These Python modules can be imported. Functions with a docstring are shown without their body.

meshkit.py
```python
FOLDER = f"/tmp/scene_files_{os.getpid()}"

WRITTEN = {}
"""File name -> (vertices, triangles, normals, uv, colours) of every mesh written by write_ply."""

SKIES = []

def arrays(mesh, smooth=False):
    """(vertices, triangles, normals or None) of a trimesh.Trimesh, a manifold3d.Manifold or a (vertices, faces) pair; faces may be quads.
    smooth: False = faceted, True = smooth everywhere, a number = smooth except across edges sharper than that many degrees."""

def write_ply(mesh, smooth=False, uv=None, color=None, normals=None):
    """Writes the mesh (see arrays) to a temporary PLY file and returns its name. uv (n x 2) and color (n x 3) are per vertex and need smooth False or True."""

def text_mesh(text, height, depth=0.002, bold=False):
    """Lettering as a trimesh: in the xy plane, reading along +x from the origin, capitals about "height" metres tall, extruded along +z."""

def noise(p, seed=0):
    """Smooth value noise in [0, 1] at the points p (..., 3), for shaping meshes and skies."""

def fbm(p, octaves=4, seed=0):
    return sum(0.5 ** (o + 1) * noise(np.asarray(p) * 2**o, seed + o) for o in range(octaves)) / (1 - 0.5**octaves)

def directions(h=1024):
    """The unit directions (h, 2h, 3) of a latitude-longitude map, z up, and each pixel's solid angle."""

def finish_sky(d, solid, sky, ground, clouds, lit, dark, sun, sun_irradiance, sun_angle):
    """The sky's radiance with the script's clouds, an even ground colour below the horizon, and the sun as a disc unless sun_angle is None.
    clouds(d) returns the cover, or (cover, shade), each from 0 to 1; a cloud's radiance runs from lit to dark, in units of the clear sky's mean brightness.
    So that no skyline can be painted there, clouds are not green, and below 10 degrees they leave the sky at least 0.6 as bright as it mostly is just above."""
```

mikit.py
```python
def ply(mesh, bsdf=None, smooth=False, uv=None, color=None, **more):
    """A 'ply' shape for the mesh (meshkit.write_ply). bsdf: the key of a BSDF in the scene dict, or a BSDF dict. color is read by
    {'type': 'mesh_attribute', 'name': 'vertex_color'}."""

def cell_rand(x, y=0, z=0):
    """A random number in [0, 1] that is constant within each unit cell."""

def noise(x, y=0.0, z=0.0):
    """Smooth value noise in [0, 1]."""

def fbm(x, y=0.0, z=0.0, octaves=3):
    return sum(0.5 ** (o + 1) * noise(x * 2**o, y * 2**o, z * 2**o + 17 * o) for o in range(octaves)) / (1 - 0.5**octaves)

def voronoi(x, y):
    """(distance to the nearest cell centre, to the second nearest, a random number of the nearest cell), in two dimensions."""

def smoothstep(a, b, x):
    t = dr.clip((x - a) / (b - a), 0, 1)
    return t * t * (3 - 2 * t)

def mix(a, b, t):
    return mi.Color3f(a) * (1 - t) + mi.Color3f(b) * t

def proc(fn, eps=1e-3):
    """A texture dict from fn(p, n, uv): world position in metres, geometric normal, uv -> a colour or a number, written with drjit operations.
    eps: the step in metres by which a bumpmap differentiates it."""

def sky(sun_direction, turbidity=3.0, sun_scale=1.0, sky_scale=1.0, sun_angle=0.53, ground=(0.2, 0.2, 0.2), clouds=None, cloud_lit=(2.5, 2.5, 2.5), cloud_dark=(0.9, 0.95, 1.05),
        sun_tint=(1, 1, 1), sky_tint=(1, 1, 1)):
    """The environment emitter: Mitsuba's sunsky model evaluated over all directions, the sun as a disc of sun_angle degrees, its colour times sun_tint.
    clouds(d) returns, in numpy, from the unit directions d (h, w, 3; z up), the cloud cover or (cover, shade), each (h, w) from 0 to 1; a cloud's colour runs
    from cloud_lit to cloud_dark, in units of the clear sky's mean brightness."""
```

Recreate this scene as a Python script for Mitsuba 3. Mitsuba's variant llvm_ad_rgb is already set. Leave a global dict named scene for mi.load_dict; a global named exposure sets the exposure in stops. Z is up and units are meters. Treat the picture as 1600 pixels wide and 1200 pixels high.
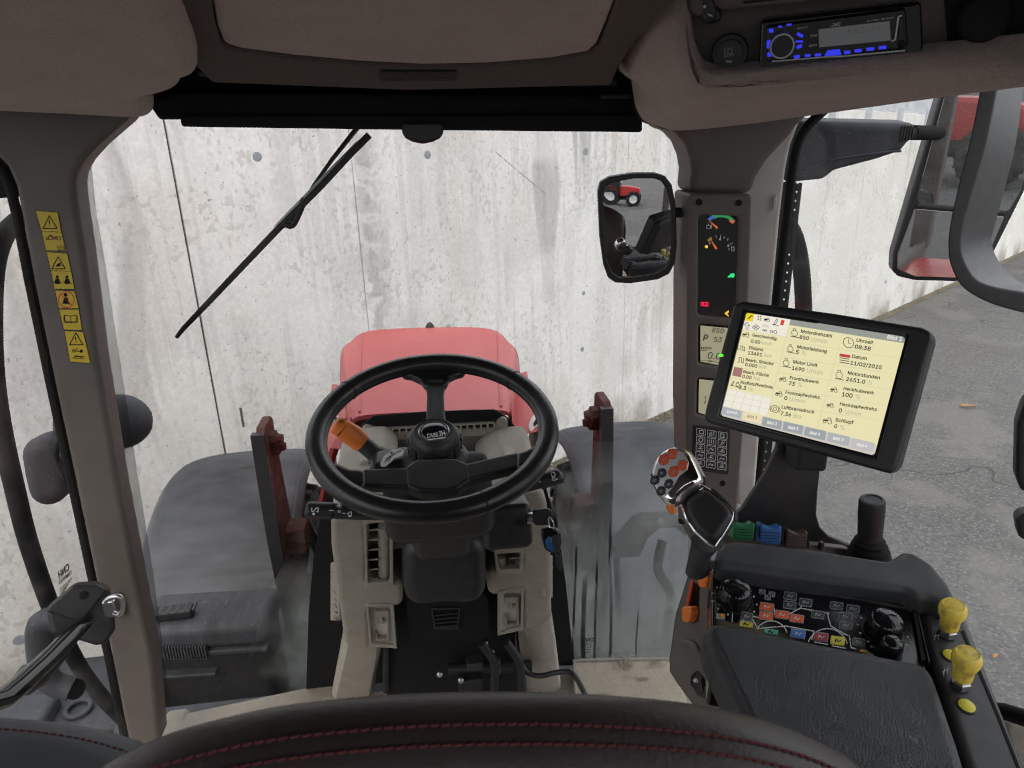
import math, random
import numpy as np, trimesh, drjit as dr, mitsuba as mi, mikit, meshkit
from mikit import proc, fbm, noise, voronoi, smoothstep, mix, cell_rand
from shapely.geometry import Polygon, LineString, box as sbox
random.seed(7); RNG = np.random.default_rng(7)
scene, labels = {}, {}
T = mi.ScalarTransform4f

# ---------------------------------------------------------------- camera, sky, exposure
# world: x to the tractor's right side, y forward along the tractor, z up; the eye stands over (0, 0)
W0, H0, F0 = 1600.0, 1200.0, 1109.0          # the photograph's pixels and focal length in pixels
EYE = np.array([0.0, 0.0, 2.9])
def nrm(v):
    v = np.asarray(v, float); return v / np.linalg.norm(v)
_dn = nrm([95, 3040, F0])                    # where plumb lines of the wall meet
_fw = nrm([-150, (150 * 95 - F0 ** 2) / 3040, F0])   # straight ahead of the tractor
_rt = np.cross(_dn, _fw)
C2W = np.stack([_rt, _fw, -_dn])             # camera (x right, y down, z ahead) -> world
def ray(px, py):
    return C2W @ np.array([px - W0 / 2, py - H0 / 2, F0])
def P(px, py, x=None, y=None, z=None, d=None, pl=None):
    """The world point seen at a pixel of the photograph on the plane x=, y=, z=, pl=(point, normal) or at depth d."""
    r = ray(px, py)
    if d is not None: t = d / F0
    elif x is not None: t = (x - EYE[0]) / r[0]
    elif y is not None: t = (y - EYE[1]) / r[1]
    elif z is not None: t = (z - EYE[2]) / r[2]
    else: t = np.dot(pl[0] - EYE, pl[1]) / np.dot(r, pl[1])
    return EYE + r * t
def project(p):
    c = C2W.T @ (np.asarray(p, float) - EYE)
    return c[0] / c[2] * F0 + W0 / 2, c[1] / c[2] * F0 + H0 / 2, c[2]
_look = C2W @ np.array([0, 0, 1.0]); _up = C2W @ np.array([0, -1.0, 0])
scene['camera'] = {'type': 'thinlens', 'fov': math.degrees(2 * math.atan(W0 / 2 / F0)), 'fov_axis': 'x',
                   'aperture_radius': 0.0009, 'focus_distance': 1.45, 'near_clip': 0.02, 'far_clip': 400.0,
                   'to_world': T().look_at(EYE.tolist(), (EYE + _look).tolist(), _up.tolist())}
EXPO = 2.7
exposure = EXPO
scene['sky'] = mikit.sky([-0.35, -0.75, 0.75], turbidity=4, sun_scale=0.12, sky_scale=1.0, sun_angle=25, clouds=lambda d: 1.0, cloud_lit=(2.34, 2.42, 2.50), cloud_dark=(0.9, 0.95, 1.0), ground=(0.16, 0.16, 0.16))
EM = 2.0 ** -EXPO                             # radiance that shows as white at this exposure
# ---------------------------------------------------------------- registering things and parts
def number(key):
    if key not in scene and key not in labels and key not in USED: 
        USED.add(key); return key
    k = 1
    while f'{key}_{k:03d}' in USED: k += 1
    USED.add(f'{key}_{k:03d}'); return f'{key}_{k:03d}'
USED = set()
def thing(name, label=None, cat=None, group=None, kind=None):
    key = number(name); d = {}
    if label: d['label'] = label
    if cat: d['category'] = cat
    if group: d['group'] = group
    d['kind'] = kind or 'thing'
    labels[key] = d
    return key
def part(parent, name, mesh, mat, smooth=35, label=None, kind=None, **kw):
    key = number(parent + '__' + name)
    scene[key] = mikit.ply(mesh, mat, smooth=smooth, **kw)
    d = {}
    if label: d['label'] = label
    if kind: d['kind'] = kind
    if d: labels[key] = d
    return key
def solo(name, mesh, mat, label=None, cat=None, group=None, kind=None, smooth=35, **kw):
    key = thing(name, label, cat, group, kind)
    scene[key] = mikit.ply(mesh, mat, smooth=smooth, **kw)
    return key

# ---------------------------------------------------------------- mesh helpers
def cat(ms): return trimesh.util.concatenate([m for m in ms])
def basis(n, up=(0, 0, 1)):
    n = nrm(n); u = np.cross(up, n)
    u = nrm(u) if np.linalg.norm(u) > 1e-6 else np.array([1.0, 0, 0])
    return u, np.cross(n, u), n
def rings_of(poly):
    from shapely.geometry.polygon import orient
    poly = orient(poly, 1.0)
    return [np.array(r.coords)[:-1] for r in [poly.exterior, *poly.interiors]]
def inset(r, b):
    e = np.roll(r, -1, 0) - r
    L = np.linalg.norm(e, axis=1, keepdims=True); e = e / np.maximum(L, 1e-12)
    nl = np.stack([-e[:, 1], e[:, 0]], 1); pv = np.roll(nl, 1, 0)
    m = nl + pv; m /= np.maximum((m * nl).sum(1, keepdims=True), 0.35)
    return r + m * b
def slab2(poly, h, b=0.0, r=0.0, back=True, steps=3):
    """A plate of the polygon, front at w = 0, back at w = -h, its edges rounded by b and its corners by r."""
    import mapbox_earcut
    if not isinstance(poly, Polygon): poly = Polygon(poly).buffer(0)
    if b: r = max(r, 1.25 * b)
    while r > 1e-5:
        q = poly.buffer(-r, 5).buffer(2 * r, 5).buffer(-r, 5)
        if not q.is_empty and q.geom_type == 'Polygon' and abs(q.area / poly.area - 1) < 0.2: poly = q; break
        r *= 0.6
    if poly.geom_type != 'Polygon': poly = max(poly.geoms, key=lambda g: g.area)
    b = min(b, 0.8 * r, 0.45 * h)
    poly = poly.simplify(max(2e-6, 0.02 * r))
    rs = rings_of(poly)
    if b: prof = [(b * (1 - math.sin(a)), -b * (1 - math.cos(a))) for a in np.linspace(0, math.pi / 2, steps + 1)]
    else: prof = [(0, 0)]
    lev = prof + ([(i, -h - w) for i, w in prof[::-1]] if back else [(0, -h)])
    V, F, base = [], [], 0
    n = sum(len(x) for x in rs)
    for i, w in lev:
        for x in rs:
            q = inset(x, i) if i else x
            V.append(np.column_stack([q, np.full(len(q), w)]))
    for k in range(len(lev) - 1):
        at = 0
        for x in rs:
            j = np.arange(len(x)); jn = (j + 1) % len(x)
            a, c = k * n + at + j, k * n + at + jn
            d, e = (k + 1) * n + at + j, (k + 1) * n + at + jn
            F += [np.stack([a, d, e], 1), np.stack([a, e, c], 1)]
            at += len(x)
    cap = np.vstack(V[:len(rs)])[:, :2]
    tri = mapbox_earcut.triangulate_float64(cap.astype(np.float64), np.cumsum([len(x) for x in rs]).astype(np.uint32)).reshape(-1, 3).astype(int)
    A, B, C = cap[tri[:, 0]], cap[tri[:, 1]], cap[tri[:, 2]]
    s = (B[:, 0] - A[:, 0]) * (C[:, 1] - A[:, 1]) - (B[:, 1] - A[:, 1]) * (C[:, 0] - A[:, 0])
    tri[s < 0] = tri[s < 0][:, ::-1]
    F += [tri, tri[:, ::-1] + (len(lev) - 1) * n]
    return trimesh.Trimesh(np.vstack(V), np.vstack(F), process=False)
def xf(mesh, o, u, v, w):
    m = mesh.copy(); M = np.eye(4); M[:3, 0], M[:3, 1], M[:3, 2], M[:3, 3] = u, v, w, o
    m.apply_transform(M); return m
def on(pl, pts, lift=0.0):
    """Pixels -> local coordinates of the plane (point, normal) lifted towards its normal."""
    o, n = pl[0] + pl[1] * lift, pl[1]
    u, v, w = basis(n)
    q = np.array([P(a, b, pl=(o, n)) for a, b in pts]) - o
    return np.stack([q @ u, q @ v], 1), (o, u, v, w)
def plate(pl, pts, h, b=0.0, r=0.0, lift=0.0, holes=(), **kw):
    if isinstance(pts, Polygon):
        holes = [*holes, *[list(i.coords)[:-1] for i in pts.interiors]]; pts = list(pts.exterior.coords)[:-1]
    q, fr = on(pl, pts, lift)
    poly = Polygon(q).buffer(0)
    for hh in holes: poly = poly.difference(Polygon(on(pl, hh, lift)[0]))
    return xf(slab2(poly, h, b, r, **kw), *fr)
def pxcirc(c, rx, ry=None, n=24, rot=0.0):
    ry = rx if ry is None else ry
    a = np.arange(n) * 2 * math.pi / n
    x, y = rx * np.cos(a), ry * np.sin(a); cr, sr = math.cos(rot), math.sin(rot)
    return [(c[0] + p * cr - q * sr, c[1] + p * sr + q * cr) for p, q in zip(x, y)]
def pxline(pts, w):
    """Pixel polyline -> outline polygon w pixels wide."""
    return LineString(pts).buffer(w / 2, cap_style=2, join_style=1, quad_segs=2)
def pxrect(c, w, h, rot=0.0):
    cr, sr = math.cos(rot), math.sin(rot)
    return [(c[0] + x * cr - y * sr, c[1] + x * sr + y * cr) for x, y in ((-w / 2, h / 2), (w / 2, h / 2), (w / 2, -h / 2), (-w / 2, -h / 2))]
def strokes(pl, lines, w, lift=0.001, h=0.0008):
    return cat([plate(pl, pxline(l, w), h, lift=lift) for l in lines])
def polar(c, r0, a0, a1, n=14):
    return [(c[0] + r0 * math.cos(math.radians(a)), c[1] - r0 * math.sin(math.radians(a))) for a in np.linspace(a0, a1, n)]
_TXT = {}
def txt(s, a, b, pl, lift=0.001, bold=False, depth=0.0006, mirror=False, hpx=None):
    """Lettering whose baseline runs from pixel a to pixel b on the plane; hpx fixes the capitals' height in pixels instead of the width fitting."""
    if (s, bold) not in _TXT:
        m = meshkit.text_mesh(s, 1.0, 1.0, bold); _TXT[s, bold] = m
    m = _TXT[s, bold].copy()
    o, n = pl[0] + pl[1] * lift, pl[1]
    A, B = P(*a, pl=(o, n)), P(*b, pl=(o, n))
    u = nrm(B - A); v = np.cross(n, u); L = np.linalg.norm(B - A)
    x0, x1 = m.vertices[:, 0].min(), m.vertices[:, 0].max()
    sx = L / (x1 - x0); sy = sx
    if hpx: sy = np.linalg.norm(P(a[0], a[1] - hpx, pl=(o, n)) - A)
    m.vertices = (m.vertices - [x0, 0, 0]) * [sx, sy, depth]
    if mirror:
        m.vertices[:, 0] = L - m.vertices[:, 0]; m.invert()
    return xf(m, A, u, v, n)
def spline(pts, n=8, closed=False):
    p = np.asarray(pts, float); N = len(p); out = []
    for i in range(N if closed else N - 1):
        a, b, c, d = (p[(i + k) % N] if closed else p[min(max(i + k, 0), N - 1)] for k in (-1, 0, 1, 2))
        t = np.linspace(0, 1, n, endpoint=False)[:, None]
        out.append(0.5 * (2 * b + (c - a) * t + (2 * a - 5 * b + 4 * c - d) * t ** 2 + (3 * b - a - 3 * c + d) * t ** 3))
    if not closed: out.append(p[-1:])
    return np.vstack(out)
def loft(rings, closed=False, cap=True):
    R = np.asarray(rings, float); m, n = R.shape[:2]
    V = R.reshape(-1, 3); F = []
    for k in range(m if closed else m - 1):
        j = np.arange(n); a, b = k * n + j, k * n + (j + 1) % n
        c, d = ((k + 1) % m) * n + j, ((k + 1) % m) * n + (j + 1) % n
        F += [np.stack([a, b, d], 1), np.stack([a, d, c], 1)]
    if cap and not closed:
        for k, rev in ((0, True), (m - 1, False)):
            V = np.vstack([V, R[k].mean(0)]); c = len(V) - 1; j = np.arange(n)
            f = np.stack([k * n + j, k * n + (j + 1) % n, np.full(n, c)], 1)
            F.append(f[:, ::-1] if rev else f)
    t = trimesh.Trimesh(V, np.vstack(F), process=False)
    if t.volume < 0: t.invert()
    return t
def tube(path, r, n=12, closed=False, squash=1.0, up=(0, 0, 1)):
    p = np.asarray(path, float); m = len(p)
    r = np.full(m, r) if np.isscalar(r) else np.interp(np.linspace(0, 1, m), np.linspace(0, 1, len(r)), r)
    t = (np.roll(p, -1, 0) - np.roll(p, 1, 0)) if closed else np.gradient(p, axis=0)
    t /= np.linalg.norm(t, axis=1, keepdims=True)
    a = np.cross(t[0], up); a = nrm(a) if np.linalg.norm(a) > 1e-3 else nrm(np.cross(t[0], (1, 0.3, 0)))
    rings = []; ang = np.arange(n) * 2 * math.pi / n
    for i in range(m):
        a = nrm(a - t[i] * np.dot(a, t[i])); b = np.cross(t[i], a)
        rings.append(p[i] + r[i] * (np.cos(ang)[:, None] * a + squash * np.sin(ang)[:, None] * b))
    return loft(rings, closed)
def lathe(prof, o, axis, n=28, ribs=0, rib=0.0):
    """prof: (radius, height) pairs; turned round the axis from the origin o."""
    u, v, w = basis(axis, (0, 0, 1) if abs(nrm(axis)[2]) < 0.95 else (0, 1, 0)); ang = np.arange(n) * 2 * math.pi / n
    k = 1 - rib * (0.5 - 0.5 * np.cos(ang * ribs)) if ribs else np.ones(n)
    return loft([o + w * z + (r * k)[:, None] * (np.cos(ang)[:, None] * u + np.sin(ang)[:, None] * v) for r, z in prof])
def rbox(o, u, v, w, size, r=0.004):
    """A box with rounded edges, centre o, axes u v w."""
    s = np.array(size) / 2 - r; ic = trimesh.creation.icosphere(2, r).vertices
    pts = np.vstack([ic + s * np.array([a, b, c]) for a in (-1, 1) for b in (-1, 1) for c in (-1, 1)])
    return xf(trimesh.Trimesh(pts, process=False).convex_hull, o, nrm(u), nrm(v), nrm(w))
AX, AY, AZ = np.eye(3)
def abox(lo, hi, r=0.004):
    lo, hi = np.asarray(lo, float), np.asarray(hi, float)
    return rbox((lo + hi) / 2, AX, AY, AZ, hi - lo, min(r, 0.45 * (hi - lo).min()))
def thick(grid, h, away):
    """A sheet given as a grid of points, made a solid h thick towards the vector away."""
    G = np.asarray(grid, float); a, b = G.shape[:2]; off = nrm(away) * h
    V = np.vstack([G.reshape(-1, 3), G.reshape(-1, 3) + off]); N = a * b
    i, j = np.meshgrid(np.arange(a - 1), np.arange(b - 1), indexing='ij'); q = (i * b + j).ravel()
    f = np.vstack([np.stack([q, q + 1, q + b + 1], 1), np.stack([q, q + b + 1, q + b], 1)])
    edge = list(range(b)) + [k * b + b - 1 for k in range(1, a)] + [(a - 1) * b + k for k in range(b - 2, -1, -1)] + [k * b for k in range(a - 2, 0, -1)]
    e = np.array(edge); en = np.roll(e, -1)
    s = np.vstack([np.stack([e, e + N, en + N], 1), np.stack([e, en + N, en], 1)])
    t = trimesh.Trimesh(V, np.vstack([f, f[:, ::-1] + N, s]), process=False)
    if t.volume < 0: t.invert()
    return t
def facing(c, n): return (np.asarray(c, float), nrm(n))

# ---------------------------------------------------------------- materials
def rgb(*c): return {'type': 'rgb', 'value': list(c) if len(c) == 3 else [c[0]] * 3}
def mat(name, color, rough=0.5, metal=0.0, bump=None, spec=0.5, **kw):
    b = {'type': 'principled', 'base_color': color if isinstance(color, dict) else rgb(*color), 'roughness': rough, 'metallic': metal, 'specular': spec, **kw}
    if bump: b = {'type': 'bumpmap', 'tex': proc(bump[0], bump[1]), 'scale': 1.0, 'bsdf': b}
    scene[name] = {'type': 'twosided', 'bsdf': b}
    return name
def tone(c, amp=0.25, f=30.0):
    lo, hi = [float(x) * (1 - amp) for x in c], [float(x) * (1 + amp) for x in c]
    return proc(lambda p, n, uv: mix(lo, hi, fbm(p.x * f, p.y * f, p.z * f, 2)))
_grain = lambda p, n, uv: 0.00012 * noise(p.x * 900, p.y * 900, p.z * 900)
def _pores(p, n, uv):
    a = voronoi(p.x * 320 + 4 * noise(p.x * 60, p.y * 60), (p.y + p.z * 0.7) * 250)
    return 0.0007 * smoothstep(0.0, 0.45, a[1] - a[0])
_cloth = lambda p, n, uv: 0.0006 * noise(p.x * 420, p.y * 420, p.z * 420) + 0.0005 * noise(p.x * 130, p.y * 130, p.z * 130)
def _clothc(p, n, uv):
    k = 0.6 * noise(p.x * 500, p.y * 500, p.z * 500) + 0.4 * fbm(p.x * 25, p.y * 25, p.z * 25)
    return mix((0.245, 0.199, 0.178), (0.37, 0.316, 0.287), k)
HEAD = mat('mat_headliner', proc(_clothc), 0.95, bump=(_cloth, 4e-4), spec=0.1, sheen=0.3)
HEADD = mat('mat_headliner_dark', tone((0.085, 0.07, 0.064), 0.2, 300), 0.95, spec=0.1)
TRIM = mat('mat_trim', tone((0.115, 0.10, 0.091), 0.12, 14), 0.55, bump=(_grain, 3e-4), spec=0.35)
TRIM_PALE_LIT = mat('mat_trim_pale_lit', tone((0.50, 0.475, 0.44), 0.08, 14), 0.6, bump=(_grain, 3e-4), spec=0.3)  # pale trim; window light on the side cover is lifted into the colour
def _beige(p, n, uv):
    k = fbm(p.x * 18, p.y * 18, p.z * 18)
    d = smoothstep(0.45, 0.8, fbm(p.x * 60, p.y * 60, p.z * 60))
    return mix(mix((0.25, 0.222, 0.185), (0.33, 0.30, 0.255), k), (0.36, 0.33, 0.28), 0.4 * d)
BEIGE = mat('mat_beige', proc(_beige), 0.6, bump=(_grain, 3e-4), spec=0.3)
BLACK = mat('mat_black', tone((0.017, 0.017, 0.019), 0.25, 60), 0.45, bump=(_grain, 3e-4))
MATTE = mat('mat_matte_black', (0.010, 0.010, 0.011), 0.75, spec=0.25)
GLOSS = mat('mat_gloss_black', (0.008, 0.008, 0.010), 0.12)
PANEL = mat('mat_panel', tone((0.035, 0.035, 0.039), 0.2, 50), 0.45, bump=(_grain, 3e-4))
LEATH = mat('mat_leather', tone((0.040, 0.042, 0.047), 0.3, 25), 0.45, bump=(_pores, 5e-4), spec=0.5)
_fine = lambda p, n, uv: 0.0002 * noise(p.x * 420, p.y * 420, p.z * 420) + 0.0012 * noise(p.x * 22, p.y * 22, p.z * 30)
SEATM = mat('mat_seat_leather', tone((0.044, 0.030, 0.0295), 0.3, 25), 0.44, bump=(_fine, 8e-4), spec=0.45)
SEATG = mat('mat_seat_grey', tone((0.125, 0.132, 0.148), 0.15, 25), 0.5, bump=(_fine, 8e-4), spec=0.35)
RIM = mat('mat_wheel_rim', tone((0.012, 0.012, 0.013), 0.2, 40), 0.30, bump=(_grain, 3e-4))
CHROME = mat('mat_chrome', (0.82, 0.82, 0.84), 0.08, 1.0)
STEEL = mat('mat_steel', (0.45, 0.45, 0.46), 0.32, 1.0)
ORANGE = mat('mat_orange', (0.80, 0.20, 0.03), 0.4)
REDOR = mat('mat_red_orange', (0.55, 0.075, 0.02), 0.4)
YELLOW = mat('mat_yellow', proc(lambda p, n, uv: mix((0.74, 0.56, 0.085), (0.36, 0.27, 0.07), 0.75 * smoothstep(0.50, 0.72, fbm(p.x * 110, p.y * 110, p.z * 70, 3)))), 0.38)
DECAL = mat('mat_decal_yellow', (0.50, 0.36, 0.025), 0.45)
INK = mat('mat_ink', (0.012, 0.012, 0.012), 0.7, spec=0.1)
WHITE = mat('mat_white_print', (0.62, 0.62, 0.62), 0.6)
GREYP = mat('mat_grey_print', (0.30, 0.31, 0.32), 0.6)
REDP = mat('mat_red_print', (0.55, 0.02, 0.02), 0.5)
GREEN = mat('mat_green', (0.01, 0.16, 0.05), 0.4)
BLUE = mat('mat_blue', (0.03, 0.13, 0.38), 0.4)
BROWN = mat('mat_brown', (0.075, 0.045, 0.03), 0.45)
STITCH = mat('mat_stitch', (0.11, 0.018, 0.022), 0.8)
def _dustk(p, n, uv):
    k = fbm(p.x * 4, p.y * 4, p.z * 4, 3); s = fbm(p.x * 45, p.y * 12, p.z * 12, 2)
    up = smoothstep(-0.2, 0.9, n.z)
    w = dr.clip(0.22 + 1.1 * (k - 0.36) + 0.35 * (s - 0.5) + 0.12 * up, 0, 1)
    sp = smoothstep(0.86, 0.92, noise(p.x * 150, p.y * 150, p.z * 150))
    return mix(mix((0.016, 0.018, 0.021), (0.095, 0.101, 0.118), w), (0.15, 0.15, 0.155), 0.5 * sp)
DUSTY = mat('mat_dusty_plastic', proc(_dustk), 0.6, spec=0.3)
def _dustf(p, n, uv):
    k = fbm(p.x * 3.2 + 0.5 * fbm(p.x * 7, p.y * 7, p.z * 7), p.y * 3, p.z * 3, 4); sw = fbm(p.x * 9, p.y * 22, p.z * 22, 2)
    back = smoothstep(0.95, 0.55, n.z)                              # the dust lies on the flank thrown up by the wheel
    w = dr.clip(0.20 + 0.45 * back + 0.7 * (k - 0.5) + 0.25 * (sw - 0.5), 0, 1)
    return mix((0.030, 0.032, 0.036), (0.165, 0.172, 0.195), w)
DUSTF = mat('mat_dusty_fender', proc(_dustf), 0.65, spec=0.3)
def _rubber(p, n, uv):
    k = fbm(p.x * 9, p.y * 9, p.z * 9, 3)
    return mix((0.014, 0.014, 0.015), (0.060, 0.059, 0.059), smoothstep(0.4, 0.75, k))
RUBBER = mat('mat_rubber', proc(_rubber), 0.8, spec=0.2)
def _redk(p, n, uv):
    k = fbm(p.x * 7, p.y * 3, p.z * 7, 3); f = noise(p.x * 160, p.y * 160, p.z * 160)
    return mix((0.34, 0.026, 0.028), (0.40, 0.072, 0.072), dr.clip(0.15 + 0.9 * (k - 0.25) + 0.2 * (f - 0.5), 0, 1))
RED = mat('mat_red_paint', proc(_redk), 0.38, clearcoat=0.3, clearcoat_gloss=0.8)
REDX = mat('mat_red_clean', (0.50, 0.025, 0.025), 0.3, clearcoat=0.5)
def _rust(p, n, uv):
    k = fbm(p.x * 14, p.y * 14, p.z * 7, 3); j = smoothstep(0.55, 0.75, fbm(p.x * 30, p.y * 30, p.z * 30, 2))
    return mix(mix((0.055, 0.020, 0.018), (0.095, 0.048, 0.042), k), (0.12, 0.09, 0.07), 0.7 * j)
RUST = mat('mat_rusty_red', proc(_rust), 0.75, spec=0.2)
def _carp(p, n, uv):
    k = fbm(p.x * 14, p.y * 14, 0, 3); f = noise(p.x * 260, p.y * 260, 3); st = smoothstep(0.62, 0.75, fbm(p.x * 11 + 4, p.y * 24, 0, 2))
    return mix(mix((0.30, 0.255, 0.20), (0.44, 0.39, 0.32), 0.5 * k + 0.5 * f), (0.17, 0.13, 0.095), 0.7 * st)
CARPET = mat('mat_carpet', proc(_carp), 0.95, bump=(lambda p, n, uv: 0.002 * noise(p.x * 220, p.y * 220, p.z * 220), 1e-3), spec=0.1)
def emit(name, c):                            # lit displays, lamps and glowing gauge print; as bright as they show in the photograph
    return {'emitter': {'type': 'area', 'radiance': {'type': 'rgb', 'value': [float(x) * EM for x in c]}}}
scene['mat_side_glass'] = {'type': 'thindielectric', 'int_ior': 1.08}
scene['mat_glass'] = {'type': 'thindielectric', 'int_ior': 1.15}
# ================================================================ the yard outside: ground, retaining wall, barrier
WA = np.array([-2.431, 3.289, 0.0]); WU = np.array([0.82263, 0.56858, 0.0]); WN = np.array([0.56858, -0.82263, 0.0])   # wall foot, its run, its face
def wtop(s): return 3.262 - 0.0333 * s        # the wall's top falls gently to the right
WPL = (WA, WN)
def wall_pt(s, z, off=0.0): return WA + WU * s + WN * off + np.array([0, 0, z])
def wall_s(p): return (p.x - float(WA[0])) * float(WU[0]) + (p.y - float(WA[1])) * float(WU[1])
_sc = [P(a, b, pl=WPL) for a, b in ((775, 238), (852, 303))]
_sc = [(float(np.dot(q - WA, WU)), float(q[2])) for q in _sc]
def _seg(s, z, a, b):
    ex, ez = b[0] - a[0], b[1] - a[1]; L2 = ex * ex + ez * ez
    t = dr.clip(((s - a[0]) * ex + (z - a[1]) * ez) / L2, 0, 1)
    return dr.sqrt(dr.square(s - a[0] - t * ex) + dr.square(z - a[1] - t * ez))
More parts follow.
